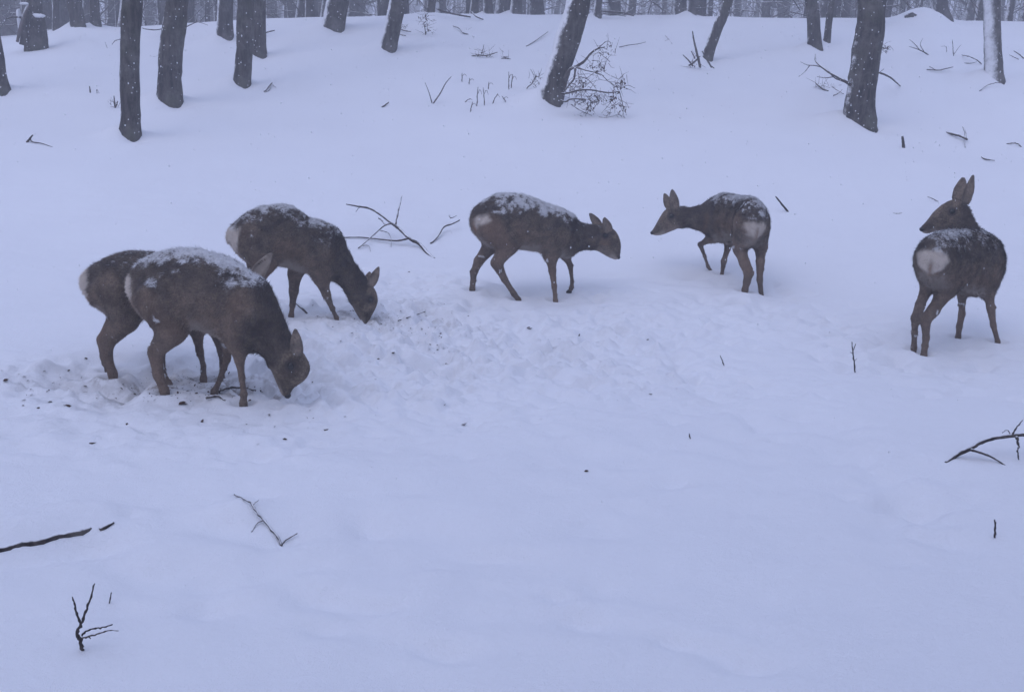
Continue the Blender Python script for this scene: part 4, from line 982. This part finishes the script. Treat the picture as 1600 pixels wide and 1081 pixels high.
stick('sapling_cluster', 'cluster of upright sticks at the foot of the slim curved trunk', [(1093, 100, .02, 0), (1088, 80, .016, 0), (1084, 62, .012, 0), (1082, 49, .008, 0)],
      [[(1083, 104, .014, 0), (1076, 95, .01, 0), (1067, 86, .006, 0)], [(1076, 103, .012, 0), (1086, 96, .012, 0), (1094, 88, .008, 0)], [(1112, 106, .012, -.2), (1106, 96, .012, -.2), (1097, 80, .008, -.2)], [(1112, 104, .008, 0), (1119, 110, .006, 0)], [(1086, 92, .01, 0), (1080, 80, .006, 0)]],
      cat='branch', mode='up', basepx=(1090, 108), leaves=[(1083, 101, .05, 0, 4), (1085, 94, .04, 0, 3)])
stick('fallen_twig', 'small crooked twig on the upper slope left of the slim curved trunk', [(1040, 56, .008, 0), (1045, 62, .007, 0), (1050, 69, .005, 0)], [[(1046, 62, .005, .0), (1039, 64, .003, 0)]], cat='twig')
stick('fallen_branch', 'dark branch running behind the broad black trunk, its forked end at left', [(1330, 134, .016, .35), (1315, 124, .017, .36), (1302, 117, .016, .36), (1288, 108, .014, .36), (1275, 96, .011, .36), (1274, 85, .006, .38)],
      [[(1322, 129, .012, .36), (1305, 122, .011, .34), (1290, 108, .010, .34), (1275, 103, .008, .32), (1262, 102, .006, .30), (1251, 97, .004, .30)], [(1265, 103, .005, .3), (1258, 112, .004, .22), (1248, 120, .003, .18)], [(1304, 120, .007, .3), (1290, 122, .006, .22), (1277, 120, .004, .2)]])
stick('fallen_branch', 'curved branch emerging right of the broad black trunk', [(1368, 112, .014, .3), (1380, 116, .013, .28), (1392, 122, .011, .2), (1400, 129, .009, .1), (1407, 135, .006, .0)], [[(1374, 113, .006, .28), (1381, 108, .004, .3)]])
stick('brush_pile', 'low tuft of leafy twigs left of the broad black trunk', [(1275, 130, .012, .05), (1284, 138, .014, .02), (1294, 143, .010, .0)], [[(1300, 136, .006, .05), (1308, 141, .006, .03), (1318, 147, .004, .02)], [(1302, 150, .006, .02), (1310, 146, .006, .04), (1316, 140, .003, .06)]], cat='brush', leaves=[(1287, 141, .06, 0, 6), (1280, 133, .04, 0, 3), (1306, 147, .05, 0, 6), (1315, 144, .05, 0, 4)])
stick('fallen_twig', 'leafy sprig right of the broad black trunk, halfway up', [(1378, 74, .006, .2), (1384, 76, .006, .15), (1390, 72, .003, .2)], cat='twig', leaves=[(1379, 77, .05, 0, 5), (1386, 76, .05, 0, 4), (1384, 80, .03, 0, 2)])
stick('fallen_twig', 'long low twig on the slope left of the snow-faced trunk', [(1448, 109, .008, .02), (1466, 110, .009, .03), (1476, 108, .008, .04), (1489, 105, .005, .05)], [[(1462, 110, .005, .03), (1452, 104, .004, .06)]], cat='twig')
stick('fallen_twig', 'arched thin branch just left of the snow-faced trunk', [(1503, 86, .006, .02), (1515, 89, .008, .06), (1526, 94, .008, .06), (1534, 101, .006, .0)], [[(1507, 99, .009, .0), (1518, 99, .006, .02), (1526, 97, .004, .04)]], cat='twig')
stick('dry_shrub', 'bare spiky shrub on the slope right of the broad black trunk', [(1450, 86, .010, 0), (1440, 80, .008, 0), (1430, 76, .006, 0), (1420, 73, .003, 0)], [[(1438, 80, .007, 0), (1430, 70, .005, 0), (1421, 62, .003, 0)], [(1444, 82, .005, 0), (1438, 70, .004, 0), (1442, 60, .002, 0)], [(1440, 86, .005, 0), (1430, 88, .003, 0)]], cat='shrub', mode='up')
stick('dry_shrub', 'thin pale shrub midway between broad and snow-faced trunks', [(1490, 88, .006, 0), (1489, 75, .005, 0), (1488, 62, .003, 0)], [[(1479, 82, .004, 0), (1478, 73, .004, 0), (1470, 73, .002, 0)], [(1490, 86, .004, 0), (1497, 76, .003, 0), (1502, 70, .002, 0)]], cat='shrub', mode='up', mat=M_TWIGPALE)
stick('fallen_twig', 'dark twigs at the right edge beside the snow-faced trunk', [(1600, 92, .008, 0), (1592, 85, .008, .05), (1584, 80, .005, .1)], [[(1592, 93, .006, .03), (1585, 90, .005, .05), (1577, 86, .003, .08)]], cat='twig')
stick('fallen_twig', 'thin bowed twig at the foot of the snow-faced trunk', [(1530, 143, .006, .0), (1542, 134, .006, .03), (1555, 130, .006, .05), (1565, 130, .004, .04)], cat='twig', mat=M_TWIGPALE)
stick('fallen_twig', 'small hooked twig at the right edge above the right-hand deer', [(1573, 225, .006, 0), (1582, 224, .007, .02), (1590, 225, .007, .02), (1596, 230, .006, .0)], cat='twig')
stick('fallen_twig', 'short dark sliver lying near the right-hand deer ears', [(1534, 246, .01, 0), (1541, 249, .008, .01), (1554, 251, .004, .02)], cat='twig')
stick('fallen_twig', 'faint flat sliver lying left of the right-hand deer head', [(1395, 333, .005, 0), (1402, 334, .006, .0), (1409, 333, .003, .0)], cat='twig', mat=M_TWIGPALE)
stick('fallen_twig', 'thin twig sticking out beyond the right-hand deer nose', [(1449, 307, .003, .03), (1458, 311, .004, .02), (1466, 315, .003, .0)], cat='twig', mat=M_TWIGPALE)
stick('fallen_branch', 'dark branch on the crest in the upper middle', [(684, 15, .014, .1), (700, 20, .016, .08), (718, 24, .016, .06), (735, 27, .012, .02)], [[(700, 20, .008, .1), (712, 10, .006, .3), (722, 6, .003, .4)], [(737, 19, .012, .1), (745, 27, .012, .06), (755, 31, .01, .0)]])
stick('fallen_branch', 'stacked long low branches right of the leaning trunk on the crest', [(937, 18, .02, .12), (955, 19, .022, .12), (975, 21, .02, .1), (990, 25, .014, .04)], [[(940, 22, .010, .06), (960, 23, .010, .05), (978, 26, .006, .02)], [(1020, 4, .012, .4), (1030, 11, .012, .2), (1040, 20, .010, .05)]])
stick('fallen_twig', 'leafy twigs right of the slim snow-edged leaning trunk', [(622, 44, .010, .02), (632, 48, .012, .04), (642, 50, .006, .05)], [[(624, 54, .008, .0), (634, 56, .006, .02)]], cat='twig', leaves=[(627, 46, .07, 0, 5), (635, 50, .06, 0, 4), (634, 56, .05, 0, 3)])
stick('fallen_twig', 'dark twig with dead leaves on the mid slope', [(737, 88, .008, 0), (748, 86, .010, .03), (760, 87, .010, .03), (777, 82, .006, .05)], [[(752, 85, .006, .03), (755, 76, .005, .1), (756, 70, .003, .15)]], cat='twig', leaves=[(750, 84, .07, 0, 5), (762, 88, .05, 0, 3)])
stick('fallen_twig', 'small leafy fragment right of the mid-slope twig', [(783, 92, .008, 0), (790, 91, .009, .01), (798, 93, .005, .0)], cat='twig', leaves=[(790, 91, .05, 0, 4)])
stick('fallen_twig', 'crooked dark twig just below the crest in the upper middle', [(708, 41, .008, .03), (718, 45, .010, .03), (724, 52, .010, .02), (732, 54, .006, .0)], cat='twig', leaves=[(728, 53, .05, 0, 4)])
stick('dry_shrub', 'leafy tuft under the banked snow on the crest', [(665, 55, .008, 0), (664, 45, .007, 0), (662, 36, .005, 0)], [[(665, 52, .005, 0), (671, 46, .004, 0)]], cat='shrub', mode='up', leaves=[(666, 41, .07, 0, 4), (664, 28, .08, 0, 6), (670, 52, .05, 0, 3)])
stick('low_branch', 'thin side branches between the two dark left trunks', [(258, 44, .010, 0), (245, 47, .010, .1), (228, 46, .007, .2), (222, 44, .004, .25)], [[(258, 76, .004, 0), (245, 88, .004, 0), (234, 88, .003, 0)]], cat='branch', mode='ground')
stick('dry_shrub', 'bare twigs poking out left of the tall straight trunk', [(188, 78, .008, 0), (180, 82, .007, 0), (173, 90, .004, 0)], [[(188, 62, .006, 0), (180, 64, .006, 0), (175, 70, .004, 0)], [(176, 86, .004, 0), (168, 76, .003, 0), (164, 66, .002, 0)]], cat='shrub', mode='up')
stick('low_branch', 'forked low branch right of the thick dark trunk with a snow streak', [(290, 43, .010, 0), (300, 38, .009, 0), (310, 35, .006, 0), (325, 40, .003, 0)], [[(306, 36, .005, 0), (308, 30, .003, 0)]], cat='branch', mode='up')
stick('fallen_branch', 'short stick right of the overlapping trunk pair, upper left', [(410, 53, .012, .05), (420, 50, .012, .06), (429, 48, .008, .08)])
stick('dry_weed', 'dark weed stub at the foot of the tall straight trunk', [(180, 169, .010, 0), (179, 160, .008, 0), (178, 150, .005, 0)], [[(181, 168, .006, 0), (184, 158, .004, 0)]], cat='weed', mode='up', leaves=[(180, 165, .04, 0, 3)])
stick('dry_weed', 'two tiny weed stubs on the slope left of the tall straight trunk', [(141, 145, .010, 0), (140, 135, .006, 0)], [[(152, 148, .005, 0), (151, 140, .003, 0), (155, 146, .002, 0)]], cat='weed', mode='up')
stick('low_branch', 'leafy snow-loaded boughs left of the broad black trunk, on the crest', [(1300, 22, .012, 0), (1312, 30, .012, 0), (1320, 38, .008, 0), (1327, 48, .005, 0)], [[(1312, 30, .008, 0), (1322, 24, .006, 0), (1332, 20, .004, 0)], [(1243, 44, .010, 0), (1252, 50, .012, 0), (1261, 54, .010, 0)], [(1251, 42, .005, 0), (1258, 48, .005, 0)]], cat='branch', mode='up', leaves=[(1316, 33, .09, 0, 8), (1324, 47, .07, 0, 6), (1308, 24, .08, 0, 6)])
stick('fallen_branch', 'slim dark stick lying in the snow at the feet of the third deer', [(462, 473, .007, .02), (470, 480, .007, .03), (480, 490, .005, .0)])
stick('fallen_branch', 'thin arched stick in the dug hollow between the front deer legs', [(338, 615, .004, 0), (352, 607, .005, .015), (378, 606, .005, .015), (400, 610, .004, .0)], [[(398, 604, .004, .0), (408, 612, .004, .0)]])
stick('fallen_twig', 'fine reddish twig lying right of the third deer nose', [(622, 501, .003, .0), (640, 495, .003, .008), (664, 487, .002, .0)], cat='twig')
stick('fallen_twig', 'bent twig at the edge of the dug hollow', [(322, 622, .005, .01), (340, 618, .005, .01), (352, 626, .003, .0)], cat='twig')
stick('snow_poking_twig', 'tiny curved twig tip in open snow right of centre', [(1131, 571, .003, 0), (1128, 562, .0025, 0), (1125, 555, .0015, 0)], cat='twig', mode='up', mat=M_TWIGPALE)
stick('snow_poking_twig', 'tiny pale twig tip in smooth snow, centre right', [(1078, 685, .003, 0), (1077, 677, .002, 0)], cat='twig', mode='up', mat=M_TWIGPALE)

# dead leaves and bark bits lying on the snow
def bark_piece(px, py, ln, wd, an, label, name='dead_leaf', cat='leaf'):
    c = hit(px, py, .001); m = MB(); d = np.array([math.cos(an), math.sin(an), .12])
    ln *= .75; wd *= .55
    for k in range(2): m.leaf(c - d * ln * .5 + np.array([0, 0, .002 * k]), d + rng.normal(0, .15, 3), np.array([rng.normal(0, .3), -.2 + rng.normal(0, .3), 1]), ln * rng.uniform(.6, 1.1), wd, rng.uniform(-.6, .5))
    o = m.build(name, M_LEAF, None, c); tag(o, label, cat)
for a in [(416, 645, .075, .035, .5, 'curled brown leaf lying just below the front deer muzzle'), (136, 691, .085, .025, .6, 'narrow dark leaf tilted in the smooth snow below the left deer'),
          (588, 594, .03, .025, .1, 'single small dark leaf right of the front deer head'), (694, 632, .03, .022, 0, 'small dark speck of leaf, below and right of the front deer'), (726, 664, .05, .015, .1, 'short dark sliver, lowest of the bits in the middle'),
          (514, 671, .06, .03, -.2, 'triangular brown leaf below the front deer'), (690, 522, .08, .04, .9, 'ragged dark leaf clump right of the third deer'), (917, 736, .028, .022, .1, 'lone dark speck in the smooth snow at the centre'),
          (827, 513, .04, .02, 0, 'small dark leaf below the middle deer legs'), (697, 569, .035, .02, .3, 'small leaf with a stalk under the ragged clump'), (615, 551, .025, .02, 0, 'tiny leaf dot between the feeding deer and the middle'),
          (12, 594, .05, .02, .3, 'flat dark leaf at the left edge'), (79, 627, .05, .03, -.4, 'brown leaf near the left edge, left one of two'), (107, 634, .05, .03, .5, 'brown leaf near the left edge, right one of two'), (317, 659, .03, .02, 1.2, 'small pointed leaf below the hollow'),
          (200, 662, .025, .02, 0, 'tiny round leaf in the snow below the farthest left deer'), (1012, 531, .035, .018, .1, 'small dark leaf in the snow right of the middle deer'), (1016, 616, .03, .015, 0, 'faint brown leaf in the middle right snow'),
          (285, 632, .06, .03, .1, 'dark leaf on the lip of the dug hollow'), (219, 615, .03, .025, 0, 'dark crumb in the hollow beside a hind hoof'), (134, 380 + 180, .03, .02, 0, 'tiny leaf left of the farthest left deer hind leg')]:
    bark_piece(*a)
mb = MB()
for (x, y, sx, sy, n) in [(290, 600, 70, 12, 210), (240, 610, 40, 8, 60), (620, 500, 60, 22, 150), (560, 495, 40, 12, 70), (680, 520, 30, 12, 50), (120, 610, 80, 18, 40), (700, 520, 60, 25, 35), (480, 670, 60, 15, 18), (850, 520, 80, 30, 14), (1010, 560, 100, 50, 8), (640, 440, 40, 20, 12), (60, 590, 40, 8, 14)]:
    for _ in range(n):
        px, py = random.gauss(x, sx), random.gauss(y, sy)
        if px < 0: continue
        c = hit(px, py, .002); s = .002 + .011 * random.random() ** 2.2
        d = rng.normal(0, 1, 3); d[2] *= .2; mb.leaf(c, d, np.array([rng.normal(0, .4), rng.normal(0, .4), 1]), s * 1.6, s * .7, .3)
o = mb.build('leaf_litter', M_LEAF); tag(o, 'crumbs of leaf and soil scattered on the churned snow', 'leaf litter', kind='stuff')

# falling snowflakes
nfl = 6500; oc = np.array([(1, 0, 0), (-1, 0, 0), (0, 1, 0), (0, -1, 0), (0, 0, 1), (0, 0, -1)], float)
of = np.array([(0, 2, 4), (2, 1, 4), (1, 3, 4), (3, 0, 4), (2, 0, 5), (1, 2, 5), (3, 1, 5), (0, 3, 5)])
ctr = []
while len(ctr) < nfl:
    Y = 2.2 + 15 * rng.random() ** .8; X = rng.uniform(-.6, .6) * Y; Z = rng.uniform(0, 3.6)
    if Z > gz(X, Y) + .03: ctr.append((X, Y, Z))
ctr = np.array(ctr); sz = rng.uniform(.0014, .0042, nfl) * np.clip(ctr[:, 1] / 6, .55, 1.3)
asp = rng.uniform(.6, 1.3, (nfl, 1, 3)); asp[:, :, 2] *= 1.5
V = (ctr[:, None, :] + oc[None] * asp * sz[:, None, None]).reshape(-1, 3)
T = (of[None] + 6 * np.arange(nfl)[:, None, None]).reshape(-1, 3)
o = mesh_np('falling_snow', V, None, M_SNOWCAP, None, True, T); tag(o, 'snowflakes falling through the air of the clearing', 'snowflakes', kind='stuff')

# ------------------------------------------------------------------ haze
m = bpy.data.materials.new('haze'); m.use_nodes = True; n = m.node_tree; n.nodes.clear()
pv = n.nodes.new('ShaderNodeVolumePrincipled'); pv.inputs['Color'].default_value = (.93, .94, .98, 1); pv.inputs['Density'].default_value = .012; pv.inputs['Anisotropy'].default_value = .2
oo = n.nodes.new('ShaderNodeOutputMaterial'); n.links.new(pv.outputs[0], oo.inputs['Volume'])
zlo = float(GH.min()) - 1.0
x0, x1, y0, y1, z1 = -175, 175, -75, 275, 15.5
bm = bmesh.new(); bmesh.ops.create_cube(bm, size=1)
for v in bm.verts: v.co = Vector(((x0 + x1) / 2 + v.co.x * (x1 - x0), (y0 + y1) / 2 + v.co.y * (y1 - y0), (zlo + z1) / 2 + v.co.z * (z1 - zlo)))
me = bpy.data.meshes.new('haze'); bm.to_mesh(me); bm.free(); me.materials.append(m)
hz = bpy.data.objects.new('haze', me); sc.collection.objects.link(hz); tag(hz, kind='stuff')
print('far trees', nfar, 'ground edge', GX[0], GX[-1], GY[0], GY[-1], 'max z', max((o.matrix_world @ Vector(c)).z for o in sc.objects if o.type == 'MESH' and o.name != 'haze' for c in o.bound_box))
